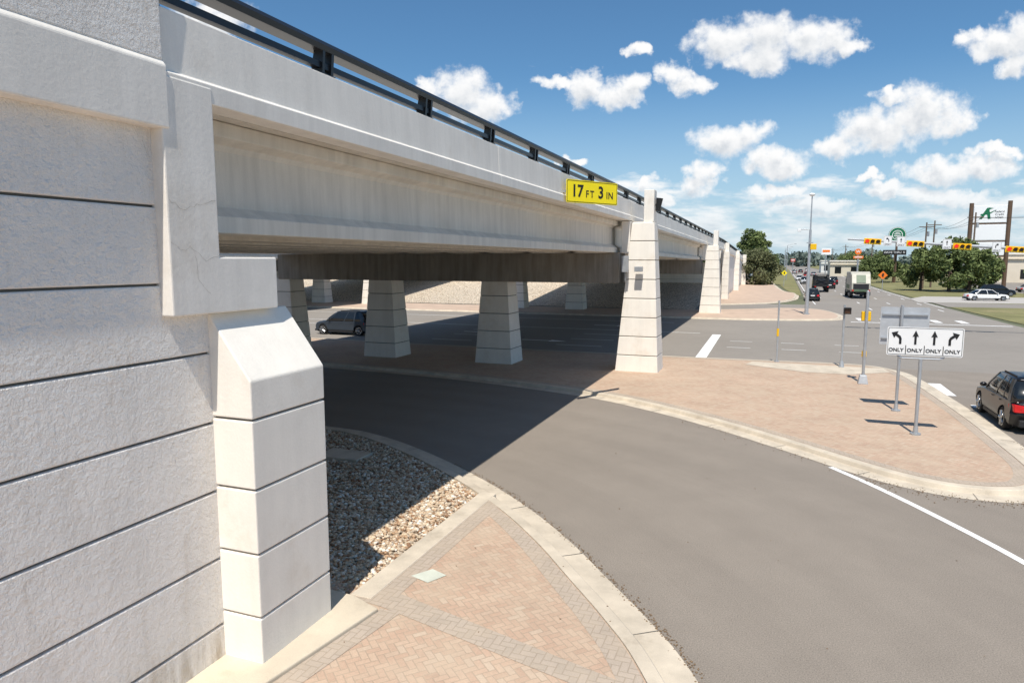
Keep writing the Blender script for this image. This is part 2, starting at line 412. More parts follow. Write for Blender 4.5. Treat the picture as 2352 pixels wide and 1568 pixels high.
MB().sheet([(-130,66),(19,66),(18.5,90),(18.5,130),(19.5,180),(24,300),(26,900),(10,900),(7,400),(5.7,220),(4.5,128),(4.2,91),(-130,90)],-.004).build('road',M_asph2,**ST)
ia=smooth([(-40,16.5),(-30,17.6),(-20,18.4),(-13.5,18.3),(-11.3,17.9),(-9.0,16.75),(-6.7,15.2),(-4.9,13.7),(-3.5,12.25),(-2.4,10.9),(-1.6,9.9),(-0.9,8.9),(-.1,7.3),(.8,4.8),(1.5,2),(2,-3),(2.2,-20)])
kerb_mesh(ia,False,.72,-1,gut=.45).build('kerb',M_kerb,smooth=False,**ST)
ib=offset(ia,-.73)
pav=[(p.x,p.y) for p in ib if p.x>-5.9]
near=[(-5.95,13.75)]+pav+[(-7.2,-20),(-7.2,9.0),(-5.95,9.0)]
MB().sheet(near,.125).build('pavement',M_pav,**ST)
gr=[(p.x,p.y) for p in ib if p.x<=-5.9 and p.x>-40]
MB().sheet(gr+[(-5.9,13.8),(-5.9,8.9),(-6.2,8.2),(-40,8.2)],.08).build('gravel_bed_base',M_grav,**ST)
MB().box(-6.08,-5.70,8.7,13.9,.02,.14).build('kerb',M_kerb,bevel=.01,**ST)
MB().box(-11.4,-10.1,14.9,15.7,.02,.17).build('concrete_pad',M_kerb,bevel=.01,**ST)
strip([p for p in ib if p.x>-5.6],-.02,-.36,.130).build('paver_border',M_band,**ST)
MB().sheet([(-5.7,8.9),(-5.35,8.9),(-5.35,13.2),(-5.7,13.5)],.1305).build('paver_border',M_band,**ST)
MB().sheet([(-5.95,8.62),(-5.4,8.55),(-1.4,7.55),(-1.4,7.95),(-5.3,9.0),(-5.95,9.05)],.131).build('paver_border',M_band,**ST)
MB().sheet([(-5.4,8.5),(-5.05,8.5),(-5.35,6.4),(-6.2,4.2),(-6.9,3.2),(-6.9,3.8),(-6.2,4.9),(-5.7,6.4)],.1315).build('paver_border',M_band,**ST)
MB().extr([(-7,3.8),(-6.25,4.8),(-5.7,6.3),(-5.38,8.4),(-5.95,8.62),(-7,8.7)],.02,.19).build('concrete_apron',mat('apron_concrete',(.60,.52,.40),.9,.12,1.3,.08,60,.3,60,.005,stain=(.36,.29,.21),stainamt=.6),bevel=.02,**ST)
MB().sheet([(-5.5,9.62),(-5.28,9.98),(-4.95,9.85),(-5.12,9.5)],.134).build('utility_cover_plate',mat('pale_cover',(.58,.60,.51),.8,.12,3),label='pale rectangular utility cover set in pavers',category='utility cover')
oa=smooth([(-45,28.6),(-30,28.6),(-21.3,28.5),(-16.8,28.2),(-12.1,27.5),(-6.9,26.0),(-3.9,24.3),(-1.5,22.4),(0.5,20.5),(2.0,19.0),(3.0,18.2),(4.1,17.75),(5.4,17.85),(6.4,18.6),(6.95,20.3),(7.0,23),(6.95,26.5),(6.75,30.7),(6.45,35.3),(6.0,37.6),(4.7,38.9),(2.5,39.15),(-1.5,38.9),(-5.5,38.8),(-20,38.8),(-45,38.8)],6,True)
kerb_mesh(oa,True,.75,1,gut=.48).build('kerb',M_kerb,**ST)
ob=offset(oa,.76,True)
joints(oa,True,1,.46,.0185,2.5).build('kerb_joint',M_joint,**ST)
joints(ia,False,-1,.43,.0185,2.5).build('kerb_joint',M_joint,**ST)
MB().sheet([(p.x,p.y) for p in ob],.130).build('pavement',M_pav,**ST)
strip(ob,.02,.32,.135,True).build('paver_border',M_band,**ST)
MB().sheet([(-.9,37.6),(5.2,37.4),(5.3,36.2),(3.5,34.9),(1.5,34.9),(-1.2,36.4)],.1395).build('pavement',M_kerb,**ST)
M_fpav=mat('pinkish_far_pavers',(.53,.40,.305),.9,.12,.7,.08,9)
fi=smooth([(-60,66),(-30,65.2),(-7,65.0),(0,65.6),(5.0,67.5),(6.3,70.5),(6.3,76),(4.8,81.5),(.8,82.5),(-4,78.5),(-12,75.5),(-30,75),(-60,75)],5,True)
kerb_mesh(fi,True,.6,1,gut=.35).build('kerb',M_kerb,**ST)
MB().sheet([(p.x,p.y) for p in offset(fi,.6,True)],.131).build('pavement',M_fpav,**ST)
pf=smooth([(-11,86),(-6,86.5),(0,92),(2.6,100),(3.4,107),(3.6,120),(1.8,130),(.4,160),(-1,200),(-8,200),(-8,100)],5,True)
kerb_mesh(pf,True,.6,1,gut=.35,z=.0).build('kerb',M_kerb,**ST)
MB().sheet([(p.x,p.y) for p in offset(pf,.6,True)],.131).build('pavement',M_fpav,**ST)
MB().sheet([(3.9,112),(4.3,128),(5.5,220),(7.5,400),(9,900),(-40,900),(-10,400),(-3,200),(1.2,160),(2.2,132)],.03).build('grass',M_grass,**ST)
MB().sheet([(20,66),(19.2,90),(19,130),(20,180),(24.5,300),(26.5,900),(300,900),(300,66)],.02).build('grass',M_grass,**ST)
MB().sheet([(19,92),(60,95),(60,101),(19,101)],.026).build('road',M_asph2,**ST)
MB().sheet([(17.5,101),(120,112),(120,124),(21,118),(18,110)],.028).build('road',M_lot,**ST)
MB().sheet([(38,124),(140,130),(140,220),(38,200)],.028).build('car_park',M_asph2,**ST)
MB().sheet([(-400,66.5),(-62,66.5),(-62,130),(-400,130)],.012).build('grass',mat('fresh_grass',(.14,.23,.06),.95,.2,.3),**ST)
MB().sheet([(-400,110),(-62,110),(-62,121),(-400,121)],.02).build('road',M_lot,**ST)
def line(pts,wd,z=.006,m=M_mark,name='road_marking'):
    pl=[Vector(p) for p in pts]
    return strip(pl,-wd/2,wd/2,z).build(name,m,**ST)
line(smooth([(1.6,19.3),(2.55,17.85),(3.55,16.05),(4.4,14.3),(5.3,12),(6.2,9)]),.16)
line([(-3.65,38.95),(-3.75,51.8)],.6)
line([(6.72,31.5),(6.72,34.4)],.62,.0065)
for xx in(9.2,11.7,14.2,16.7): line([(xx,31.5),(xx,34.4)],.62,.0065)
line([(7.1,29.5),(20,29.5)],.45)
for yy in (44.5,48.0):
    x=-2.6
    while x<9: line([(x,yy),(x+1.4,yy)],.10); x+=3.2
for yy in (42,45.5,49):
    x=-40
    while x<-5: line([(x,yy),(x+3,yy)],.12); x+=9
line([(-60,52.4),(-5,52.4)],.14); line([(-60,60.5),(-8,60.5)],.14)
for xx in (10.2,13.6,17.0):
    for y in range(84,400,12): line([(xx,y),(xx,y+3)],.14,.002)
    line([(xx,8),(xx,29)],.12)
for xx in (7.6,9.6,11.6,13.6,15.6): line([(xx,68.6),(xx,71.5)],.6,.002)
line([(6.5,66.9),(18.5,66.9)],.4,.002)
line(smooth([(4.9,92),(5.1,128),(6.2,220),(8,400)]),.12,.002)
line(smooth([(18.2,90),(18.1,130),(19.1,180),(23,300)]),.12,.002)
for ax,ay in((-16,43.8),(-22,47.3),(-14,56)):
    MB().add([(ax,ay-.12,.008),(ax+2,ay-.12,.008),(ax+2,ay-.45,.008),(ax+3.2,ay,.008),(ax+2,ay+.45,.008),(ax+2,ay+.12,.008),(ax,ay+.12,.008)],[(0,1,2,3,4,5,6)]).build('road_marking',M_mark,**ST)

def mesh_np(name,A,B,material,smooth_=False,**props):
    me=bpy.data.meshes.new(name); me.vertices.add(len(A)); me.vertices.foreach_set('co',A.ravel()); w_=B.shape[1]
    me.loops.add(B.size); me.loops.foreach_set('vertex_index',B.ravel().astype(np.int32)); me.polygons.add(len(B))
    me.polygons.foreach_set('loop_start',np.arange(0,B.size,w_,dtype=np.int32)); me.polygons.foreach_set('loop_total',np.full(len(B),w_,dtype=np.int32)); me.update(calc_edges=True)
    if smooth_: me.polygons.foreach_set('use_smooth',[True]*len(me.polygons))
    me.materials.append(material); o=bpy.data.objects.new(name,me); COL.objects.link(o)
    for k,v in props.items(): o[k]=v
    return o
ico=bmesh.new(); bmesh.ops.create_icosphere(ico,subdivisions=1,radius=1)
IV=np.array([v.co[:] for v in ico.verts]); IF=np.array([[v.index for v in f.verts] for f in ico.faces]); ico.free()
def stones(pts,rs,material,name,**props):
    A=[];B=[];nv=len(IV)
    for i,(x,y,z) in enumerate(pts):
        r=random.uniform(*rs)
        q=IV*(1+.16*np.random.randn(nv,1))*np.array([r*random.uniform(.9,1.5),r,r*random.uniform(.5,.8)])
        Rm=np.array(Matrix.Rotation(random.uniform(0,6.28),3,'Z')@Matrix.Rotation(random.uniform(-.5,.5),3,'X'))
        A.append(q@Rm.T+np.array([x,y,z])); B.append(IF+nv*i)
    return mesh_np(name,np.concatenate(A),np.concatenate(B),material,True,**props)
ex=np.array([p.x for p in ib]); ey=np.array([p.y for p in ib]); pts=[]
while len(pts)<16000:
    x=random.uniform(-13,-6.1); y=random.uniform(8.7,17.6)
    if x<-9 and random.random()<.5: continue
    if -11.4<x<-10.1 and 14.9<y<15.7: continue
    if y<np.interp(x,ex,ey)-.05: pts.append((x,y,.09+random.uniform(0,.035)))
stones(pts,(.020,.052),M_stone,'gravel',kind='stuff',label='brown and cream river stones beside the abutment',category='gravel')
pts=[]
M_lit=mat('brown_litter',(.22,.15,.09),.95,.3,8)
for i in range(2600):
    k=random.randint(0,len(oa)-1)
    if not(-3<oa[k].x<7.1 and oa[k].y<24): continue
    if oa[k].x<2.5 and random.random()<.6: continue
    p=oa[k].lerp(oa[(k+1)%len(oa)],random.random()); pp_=random.gauss(-.08,.2)
    pts.append((p.x+pp_*.3+random.gauss(0,.1),p.y+pp_*.8,.012))
for i in range(1600):
    k=random.randint(0,len(ia)-2); 
    if not(-8<ia[k].x<2 and ia[k].y>3): continue
    p=ia[k].lerp(ia[k+1],random.random()); pts.append((p.x+random.gauss(.03,.05),p.y+random.gauss(.03,.05),.01))
for i in range(60): pts.append((random.uniform(-6,-1),random.uniform(5,12),.135) if random.random()<.4 else (random.uniform(-4,6),random.uniform(8,22),.008))
stones(pts,(.006,.016),M_lit,'gutter_litter',kind='stuff',label='dry brown leaf litter and grit in the gutter',category='litter')

# ------------------------------------------------------------------ bridge
def zo(y):
    if y<33: return 0.
    if y<98: return -.0078*(y-33)
    return -.507-.022*(y-98)
YS=[6.0,20,33,50,72,98]
def column(xc,yc,parent,ztop,mtl,wx=2.05,wy=1.7,top=1.05,H=7.15,seglen=.9,xshift=0.):
    mb=MB(); core=MB(); g=.035
    def hw(zz,w0,w1): return (w0+(w1-w0)*zz/H)/2
    z=0.
    while z<ztop-.05:
        z1=min(z+seglen,ztop)
        if ztop-z1<.3: z1=ztop
        a=z+(g/2 if z>0 else 0); b_=z1-(g/2 if z1<ztop else 0)
        pts=[]
        for zz in(a,b_):
            hx=hw(zz,wx,top); hy=hw(zz,wy,top*.9); cx=xc+xshift*zz/H
            pts.append([(cx-hx,yc-hy,zz),(cx+hx,yc-hy,zz),(cx+hx,yc+hy,zz),(cx-hx,yc+hy,zz)])
        mb.hexa(pts[0],pts[1]); z=z1
    e=.04; pts=[]
    for zz in(0.01,ztop-.02):
        hx=hw(zz,wx,top)-e; hy=hw(zz,wy,top*.9)-e; cx=xc+xshift*zz/H
        pts.append([(cx-hx,yc-hy,zz),(cx+hx,yc-hy,zz),(cx+hx,yc+hy,zz),(cx-hx,yc+hy,zz)])
    core.hexa(pts[0],pts[1])
    o=mb.build('column',mtl,parent,bevel=.02); core.build('joint_core',M_joint,o)
    return o
def bridge(xr,wd,label,detail=True):
    e=root('overpass_bridge',label,'bridge'); xl=xr-wd
    def para(x,s,nm='parapet'):
        prof=[(x,7.27),(x+.05*s,7.27),(x+.05*s,7.50),(x,7.53),(x-.03*s,8.22),(x-.28*s,8.22),(x-.33*s,7.5),(x-.33*s,7.27)]
        if detail and s>0:
            segs=[(6.03,16.1),(16.115,33),(33.02,72),(72.02,98)]
            for a,b_ in segs: MB().prism(prof,[a]+[y for y in YS if a<y<b_]+[b_],zo).build(nm,M_conc,e,bevel=.012)
        else: MB().prism(prof,YS,zo).build(nm,M_conc,e,bevel=.012)
    para(xr,1); para(xl,-1)
    MB().prism([(xl+.34,7.27),(xr-.34,7.27),(xr-.34,7.49),(xl+.34,7.49)],YS,zo).build('deck',M_gird,e)
    n=int((wd-1.4)/2.25); sp=(wd-1.4-.8)/n
    for (y0,y1) in((6.72,32.75),(33.25,71.9),(72.5,97.5)):
        ys=[y0,(y0+y1)/2,y1]
        for i in range(n+1):
            cx=xr-.6-.4-i*sp
            pr=[(.4,5.77),(.4,6.0),(.17,6.14),(.15,6.92),(.2,7.0),(.42,7.06),(.42,7.262)]
            prof=[(cx+a,b_) for a,b_ in pr]+[(cx-a,b_) for a,b_ in reversed(pr)]
            MB().prism(prof,ys,zo).build('girder',M_gird,e,bevel=.012)
    for yc,dz in((33.0,0),(72.2,-.3)):
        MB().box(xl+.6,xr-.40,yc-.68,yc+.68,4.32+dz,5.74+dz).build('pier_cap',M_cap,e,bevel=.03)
        for k in range(1,4):
            column(xr-.1-6.75*k,yc,e,4.33+dz,M_pil)
        column(xr+.53,yc,e,7.15+dz,M_pil,xshift=.12)
        MB().box(xr+.16,xr+1.08,yc-.42,yc+.42,7.15+dz,7.2+dz).build('column_capital',M_pil,e,bevel=.01)
        MB().box(xr+.65,xr+1.12,yc-.36,yc+.36,7.2+dz,8.68+dz).build('column_finial',M_pil,e,bevel=.02)
        MB().box(xr-.34,xr+.05,yc-.5,yc+.5,5.78+dz,7.24+dz).build('girder_end_block',M_conc,e,bevel=.02)
    for yc in(32.2,33.8,71.4,73.0): MB().box(xl+1.3,xr-1.3,yc-.06,yc+.06,5.9+zo(yc),7.2+zo(yc)).build('diaphragm',M_gird,e)
    YR=[4.5]+YS[1:]+[140,200,260]
    rl=MB().prism([(xr-.03,8.56),(xr-.01,8.64),(xr-.06,8.71),(xr-.25,8.71),(xr-.30,8.64),(xr-.28,8.56)],YR,zo).build('railing',M_black,e)
    MB().prism([(xr-.08,8.31),(xr-.08,8.40),(xr-.2,8.40),(xr-.2,8.31)],YR,zo).build('lower_rail',M_black,rl)
    if detail:
        y=5.9
        while y<200:
            m_=MB(); z0=zo(y)
            for dy in(-.11,.11):
                m_.hexa([(xr-.06,y+dy-.03,8.2+z0),(xr-.06,y+dy+.03,8.2+z0),(xr-.28,y+dy+.03,8.2+z0),(xr-.28,y+dy-.03,8.2+z0)],
                        [(xr-.03,y+dy-.03,8.58+z0),(xr-.03,y+dy+.03,8.58+z0),(xr-.2,y+dy+.03,8.58+z0),(xr-.2,y+dy-.03,8.58+z0)])
            m_.box(xr-.3,xr-.05,y-.19,y+.19,8.205+z0,8.24+z0)
            m_.build('post',M_black,rl); y+=3.3
    return e
br=bridge(-6.5,21.0,'white concrete highway overpass with black railing on tapered columns')
br2=bridge(-46.5,21.1,'second white concrete overpass carrying the opposite carriageway',detail=False)
eb=root('electrical_box','grey electrical conduit boxes fixed to bridge column','electrical box',(-5.35,32.1,4.95))
MB().box(-1.35,-1.05,-.25,-.02,-.1,.65).build('cabinet',M_galv,eb,bevel=.01)
MB().box(-.75,-.4,-.22,.12,-.08,.16).build('junction_box',M_galv,eb,bevel=.01)
MB().cyl((-1.2,-.1,-.1),(-1.2,-.05,-.5),.025).build('conduit',M_galv,eb)
fl_=root('bridge_light','small black fixture mounted on top block of column','light fixture',(-5.38,33.0,8.0))
MB().cyl((0,0,0),(.16,0,0),.05).build('bracket',M_black,fl_)
MB().cyl((.12,0,-.3),(.2,0,.3),.1,.16,10).build('lamp_housing',M_black,fl_)

# ------------------------------------------------------------------ near retaining wall
wl=root('retaining_wall','white rough textured panel retaining wall with horizontal joints','wall')
js=[.0,.63,1.53,2.44,3.34,4.24,5.12,6.01,6.9]
WX=-6.62
for a,b_ in zip(js[:-1],js[1:]):
    MB().box(WX-.22,WX,-25,(7.4 if b_<5.2 else 6.4),a+(.014 if a>0 else 0),b_-.014).build('wall_panel',M_wall,wl,bevel=.018)
MB().box(-7.4,WX-.05,-25,7.4,0,5.1).box(-7.4,WX-.05,-25,6.4,5.1,6.9).build('joint_core',M_joint,wl)
MB().prism([(-7.4,6.87),(-6.42,6.87),(-6.42,7.55),(-6.47,7.62),(-7.4,7.62)],[-25,6.02]).build('coping',M_conc,wl,bevel=.02)
MB().prism([(-7.4,7.6),(-6.45,7.6),(-6.45,9.0),(-6.9,9.0),(-7.4,7.9)],[-25,6.0]).build('parapet',M_wall,wl,bevel=.02)
MB().extrx([(5.93,4.75),(7.72,4.75),(7.72,5.44),(6.69,5.44),(6.69,7.46),(5.93,7.46)],-7.6,-6.44).build('cheek_wall',M_conc,wl,bevel=.02)
M_crk=mat('crack_line',(.50,.45,.38),.95,.2,9)
def crack(yz,wd=.006):
    mb=MB(); X=-6.4385; pts_=[]
    for (a,b_),(c,d) in zip(yz[:-1],yz[1:]):
        for k in range(5):
            u=k/5; pts_.append((a+(c-a)*u+random.uniform(-.012,.012),b_+(d-b_)*u+random.uniform(-.014,.014)))
    pts_.append(yz[-1])
    for (a,b_),(c,d) in zip(pts_[:-1],pts_[1:]):
        l=math.hypot(c-a,d-b_)+1e-6; ny,nz_=-(d-b_)/l*wd/2*random.uniform(.4,1.2),(c-a)/l*wd/2*random.uniform(.4,1.2)
        mb.add([(X,a-ny,b_-nz_),(X,c-ny,d-nz_),(X,c+ny,d+nz_),(X,a+ny,b_+nz_)],[(0,1,2,3)])
    mb.build('crack',M_crk,wl)
crack([(5.96,6.08),(6.15,5.98),(6.35,6.05),(6.66,6.12)],.005); crack([(5.96,5.62),(6.1,5.5),(6.22,5.56),(6.45,5.4),(6.67,5.46)],.005); crack([(6.3,5.45),(6.33,5.15),(6.5,5.0)],.004)
pl_=MB(); core=MB()
jz=[0,.81,1.66,2.51,3.41]
for a,b_ in zip(jz[:-1],jz[1:]):
    pl_.box(-7.3,-6.0,6.62,8.1,a+(.013 if a>0 else 0),b_-.013)
o=pl_.build('pilaster',M_pil,wl,bevel=.018)
core.box(-7.3,-6.05,6.67,8.05,0,3.45).build('joint_core',M_joint,o)
MB().add([(-7.3,6.62,3.425),(-6.0,6.62,3.425),(-6.0,8.1,3.425),(-7.3,8.1,3.425),(-6.0,6.62,3.91),(-6.0,8.1,3.91),(-6.62,6.62,4.745),(-6.62,8.1,4.745),(-7.3,6.62,4.745),(-7.3,8.1,4.745)],
 [(0,3,2,1),(1,2,5,4),(4,5,7,6),(6,7,9,8),(0,1,4,6,8),(2,3,9,7,5),(0,8,9,3)]).build('pilaster_cap',M_pil,wl,bevel=.02)
ab=root('abutment_wall','concrete bridge abutment wall beneath the deck ends','wall')
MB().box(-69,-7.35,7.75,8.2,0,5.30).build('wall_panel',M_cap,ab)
MB().box(-46,-28,7.75,8.2,5.30,7.6).build('upper_panel',M_conc,ab)
fa=root('abutment_wall','far white abutment wall above a gravel slope','wall')
for a,b_ in zip([0,1.9,2.8,3.7,4.6],[1.88,2.78,3.68,4.58,5.1]):
    MB().box(-100,-6.9,98,98.6,a,b_).build('wall_panel',M_pil,fa,bevel=.02)
MB().box(-99,-7.0,98.1,98.5,0,5.1).build('joint_core',M_joint,fa)
MB().box(-46.2,-27.8,97.9,98.7,5.12,7.3).build('upper_panel',M_pil,fa)
MB().add([(-100,77,.05),(-8,77,.05),(-7,97.9,2.3),(-100,97.9,2.3)],[(0,1,2,3)]).build('gravel_slope',M_grav,**ST)
fw=root('retaining_wall','long white retaining wall of the far bridge approach','wall')
YF=[98.7,120,150,200,260]
MB().prism([(-7.3,-.5),(-6.65,-.5),(-6.65,7.2),(-7.3,7.2)],YF,zo).build('wall_panel',M_wall,fw)
MB().prism([(-7.4,7.2),(-6.45,7.2),(-6.45,7.6),(-6.52,8.2),(-6.85,8.2),(-7.4,7.6)],YF,zo).build('parapet',M_conc,fw,bevel=.02)
for yy in (98.6,128,158): 
    mb=MB(); 
    for k in range(7): mb.box(-6.7,-5.8,yy-.7,yy+.7,k*.95,k*.95+.92)
    mb.box(-6.65,-5.85,yy-.6,yy+.6,0,6.6+zo(yy)); mb.box(-6.4,-5.9,yy-.35,yy+.35,6.6+zo(yy),8.3+zo(yy)); mb.build('pilaster',M_pil,fw,bevel=.02)

# ------------------------------------------------------------------ signs
cs=root('clearance_sign','yellow clearance height sign fixed to the parapet','sign',(-6.37,21.5,7.63),(0,0,R(59)))
rr=lambda w_,h_,r_: [(cx*(w_/2-r_)+r_*math.cos(a),cz*(h_/2-r_)+r_*math.sin(a)) for cx,cz,a0 in((1,1,0),(-1,1,90),(-1,-1,180),(1,-1,270)) for a in [R(a0+k*22.5) for k in range(5)]]
def panel(par,w_,h_,z,m_,border=None,x=0,th=.012,r_=.05,y=0,name='panel',bw=.05):
    p=MB().extry([(a+x,b_+z) for a,b_ in rr(w_,h_,r_)],y-th/2,y+th/2).build(name,m_,par)
    if border:
        o=rr(w_-.05,h_-.05,r_*.8); i_=rr(w_-.05-bw,h_-.05-bw,r_*.6); k=len(o); yy=y-th/2-.004
        MB().add([(a+x,yy,b_+z) for a,b_ in o]+[(a+x,yy,b_+z) for a,b_ in i_],[(j,(j+1)%k,k+(j+1)%k,k+j) for j in range(k)]).build('border',border,par)
    return p
panel(cs,2.36,.74,0,M_yel,M_ink,x=1.2,bw=.035)
text('lettering','17',.54,M_ink,cs,(.50,-.012,0),bold=.012)
text('lettering','F',.32,M_ink,cs,(.95,-.012,-.07),bold=.003)
text('lettering','T',.32,M_ink,cs,(1.17,-.012,-.07),bold=.003)
text('lettering','3',.54,M_ink,cs,(1.58,-.012,0),bold=.012)
text('lettering','I',.32,M_ink,cs,(1.87,-.012,-.07),bold=.004)
text('lettering','N',.32,M_ink,cs,(2.05,-.012,-.07),bold=.004)
MB().box(.02,.12,.02,.5,-.05,.02).build('bracket',M_galv,cs); MB().box(1.0,1.08,.02,.9,-.05,.02).build('bracket',M_galv,cs)

ls=root('lane_use_sign','white lane use sign with four black arrows on steel post','sign',(4.22,23.4,.13))
MB().cyl((0,0,0),(0,0,2.32),.05).cyl((0,0,0),(0,0,.05),.15,.15).cyl((0,0,.05),(0,0,.25),.075,.06).build('post',M_galv,ls,smooth=False)
MB().tube([(-.62,.03,3.1),(-.62,.02,2.45),(-.6,.02,2.38),(-.5,.02,2.33),(.5,.02,2.33),(.6,.02,2.38),(.62,.02,2.45),(.62,.03,3.1)],.033).build('bracket',M_galv,ls)
sw,sh,sz=2.0,.86,2.85
panel(ls,sw,sh,sz,M_white,M_ink,x=.07,y=-.03,bw=.025)
def arrow(par,x,z,kind,s=1.,m_=M_ink,y=-.045):
    mb=MB(); L=lambda pts: mb.add([(x+a*s,y,z+b_*s) for a,b_ in pts],[tuple(range(len(pts)))])
    if kind=='up': L([(-.032,-.2),(.032,-.2),(.032,.06),(.09,.04),(0,.25),(-.09,.04),(-.032,.06)])
    else:
        q=-1 if kind=='left' else 1
        outer=[(.13,-.2),(.13,-.02),(.095,.06),(.0,.13)]; inner=[(-.045,.065),(.04,.0),(.06,-.04),(.06,-.2)]
        L([(-q*a,b_) for a,b_ in outer+[(.03,.21),(-.16,.16),(-.08,-.01)]+inner]) 
    return mb.build('arrow',m_,par,recalc=False)
for i,k in enumerate(['left','up','up','right']):
    xx=.07-.735+i*.49
    arrow(ls,xx,sz+.10,k,.95)
    text('lettering','ONLY',.15,M_ink,ls,(xx-.01,-.045,sz-.275),bold=.003)
for i in range(3):
    xx=.07-.49+i*.49; MB().box(xx-.010,xx+.010,-.046,-.042,sz-.38,sz-.12).build('divider',M_ink,ls)

sb=root('sign_back','large aluminium sign seen from behind on steel post','sign',(4.2,26.9,.13))
MB().cyl((0,0,0),(0,0,3.72),.05).cyl((0,0,0),(0,0,.05),.15).cyl((0,0,.05),(0,0,.25),.075,.06).build('post',M_galv,sb)
panel(sb,1.5,1.32,3.0,M_alu,None,y=.07,x=.1)
MB().box(-.6,.8,.0,.06,3.38,3.43).build('bracket',M_galv,sb); MB().box(-.6,.8,.0,.06,2.55,2.6).build('bracket',M_galv,sb)

pp=root('pedestrian_push_post','thin steel post with yellow marker on brick island','post',(0.3,38.0,.13))
MB().cyl((0,0,0),(0,0,3.2),.045).cyl((0,0,0),(0,0,.05),.14).build('post',M_galv,pp)
MB().cyl((0,0,1.35),(0,0,1.75),.06).build('marker',M_sigyel,pp)
p2=root('pedestrian_signal','slim steel post carrying dark pedestrian signal head','traffic signal',(3.3,37.2,.13))
MB().cyl((0,0,0),(0,0,3.1),.05).cyl((0,0,0),(0,0,.3),.14,.08).build('post',M_galv,p2)
MB().box(-.03,.30,-.18,.10,2.65,2.97).box(-.0,.27,-.27,-.18,2.93,2.97).build('signal_head',M_sigblk,p2,bevel=.02)
MB().box(.02,.25,-.185,-.181,2.69,2.9).build('signal_face',M_off,p2)
p3=root('pedestrian_signal','steel pedestal pole with yellow pedestrian signal and push button','traffic signal',(3.75,32.5,.13))
MB().cyl((0,0,.35),(0,0,3.95),.06).cyl((0,0,3.95),(0,0,4.0),.07,.02).build('post',M_galv,p3)
MB().hexa([(-.2,-.2,0),(.2,-.2,0),(.2,.2,0),(-.2,.2,0)],[(-.13,-.13,.38),(.13,-.13,.38),(.13,.13,.38),(-.13,.13,.38)]).build('pedestal_base',M_alu,p3,bevel=.02)
MB().box(-.18,.18,.07,.30,2.7,3.1).build('signal_head',M_sigyel,p3,bevel=.02)
MB().box(-.09,.09,.06,.16,1.15,1.4).build('push_button',M_sigyel,p3,bevel=.01)
lp_=root('signal_pole','tall tapered steel pole with lamp, camera and yellow signal','street light',(3.1,72.9,.13))
MB().cyl((0,0,0),(0,0,8.2),.19,.11).cyl((0,0,8.2),(0,0,11.4),.07,.05).cyl((0,0,0),(0,0,.12),.3).build('post',M_galv,lp_)
MB().sphere((0,0,11.55),.28,12,6,1,1,.55).build('lamp',M_white,lp_)
MB().tube([(0,0,8.2),(-.6,0,8.25),(-.9,-.1,8.2)],.04).build('arm',M_galv,lp_)
MB().box(-1.15,-.85,-.25,.05,8.05,8.3).build('camera_housing',M_white,lp_,bevel=.03)
MB().box(.05,.6,-.35,.15,6.3,6.85).build('signal_head',M_sigyel,lp_,bevel=.03)
MB().box(-.3,.3,-.3,-.2,6.9,7.0).build('bracket',M_galv,lp_)

ma=root('signal_mast_arm','long steel mast arm reaching over the road','traffic signal mast',(22.5,58,0))
MB().cyl((0,0,0),(0,0,7.3),.2,.15).cyl((0,0,5.75),(-17.4,0,7.0),.15,.07,14).build('mast',M_galv,ma)
def zarm(x): return 5.75+(22.5-x)/17.4*1.25
for i,x in enumerate((6.75,9.55,12.5,15.7)):
    e=root('traffic_signal','horizontal three lens signal in yellow housing showing red','traffic signal',(x,57.72,zarm(x)-.08),(0,R(4),0),'signals hanging on the mast arm')
    MB().box(-.55,.55,.0,.14,-.18,.18).build('housing',M_sigyel,e,bevel=.03)
    MB().box(-.58,.58,-.03,-.002,-.215,.215).build('backplate',M_sigyel,e,bevel=.01)
    for j,xx in enumerate((-.36,0,.36)):
        MB().cyl((xx,-.035,0),(xx,-.05,0),.13,.13,16).build('lens',M_redon if j==0 else M_off,e)
        v=MB(); 
        for a in range(8):
            a0=R(a*22.5); a1=R((a+1)*22.5)
            v.add([(xx+.15*math.cos(a0),-.035,.15*math.sin(a0)),(xx+.15*math.cos(a1),-.035,.15*math.sin(a1)),(xx+.15*math.cos(a1),-.20,.15*math.sin(a1)),(xx+.15*math.cos(a0),-.20,.15*math.sin(a0))],[(0,1,2,3)])
        v.build('visor',M_sigyel,e)
for x,k in((7.75,'left'),(8.62,'up'),(11.55,'up'),(14.6,'right')):
    e=root('lane_sign','white lane control sign with black arrow on mast arm','sign',(x,57.7,zarm(x)+.03))
    panel(e,.56,.72,0,M_white,M_ink,bw=.02)
    arrow(e,0,.07,k,.75,y=-.014); text('lettering','ONLY',.15,M_ink,e,(0,-.014,-.25),bold=.001)

for nm,lab,loc,s,m_ in(('warning_sign','orange diamond road work sign on roadside stand',(17.6,134,.1),1.0,M_orange),('warning_sign','yellow diamond warning sign on roadside post',(1.9,150,.1),.75,M_yel)):
    e=root(nm,lab,'sign',loc)
    z=2.75
    MB().extry([(0,z+s*.75),(s*.75,z),(0,z-s*.75),(-s*.75,z)],-.01,.01).build('panel',m_,e)
    MB().extry([(-.12*s,z-.3*s),(.12*s,z-.3*s),(.14*s,z+.1*s),(.25*s,z+.15*s),(.1*s,z+.25*s),(0,z+.4*s),(-.1*s,z+.25*s),(-.2*s,z)],-.02,-.012).build('symbol',M_ink,e)
    MB().cyl((0,.03,0),(0,.03,2.2),.05).build('post',M_galv,e)

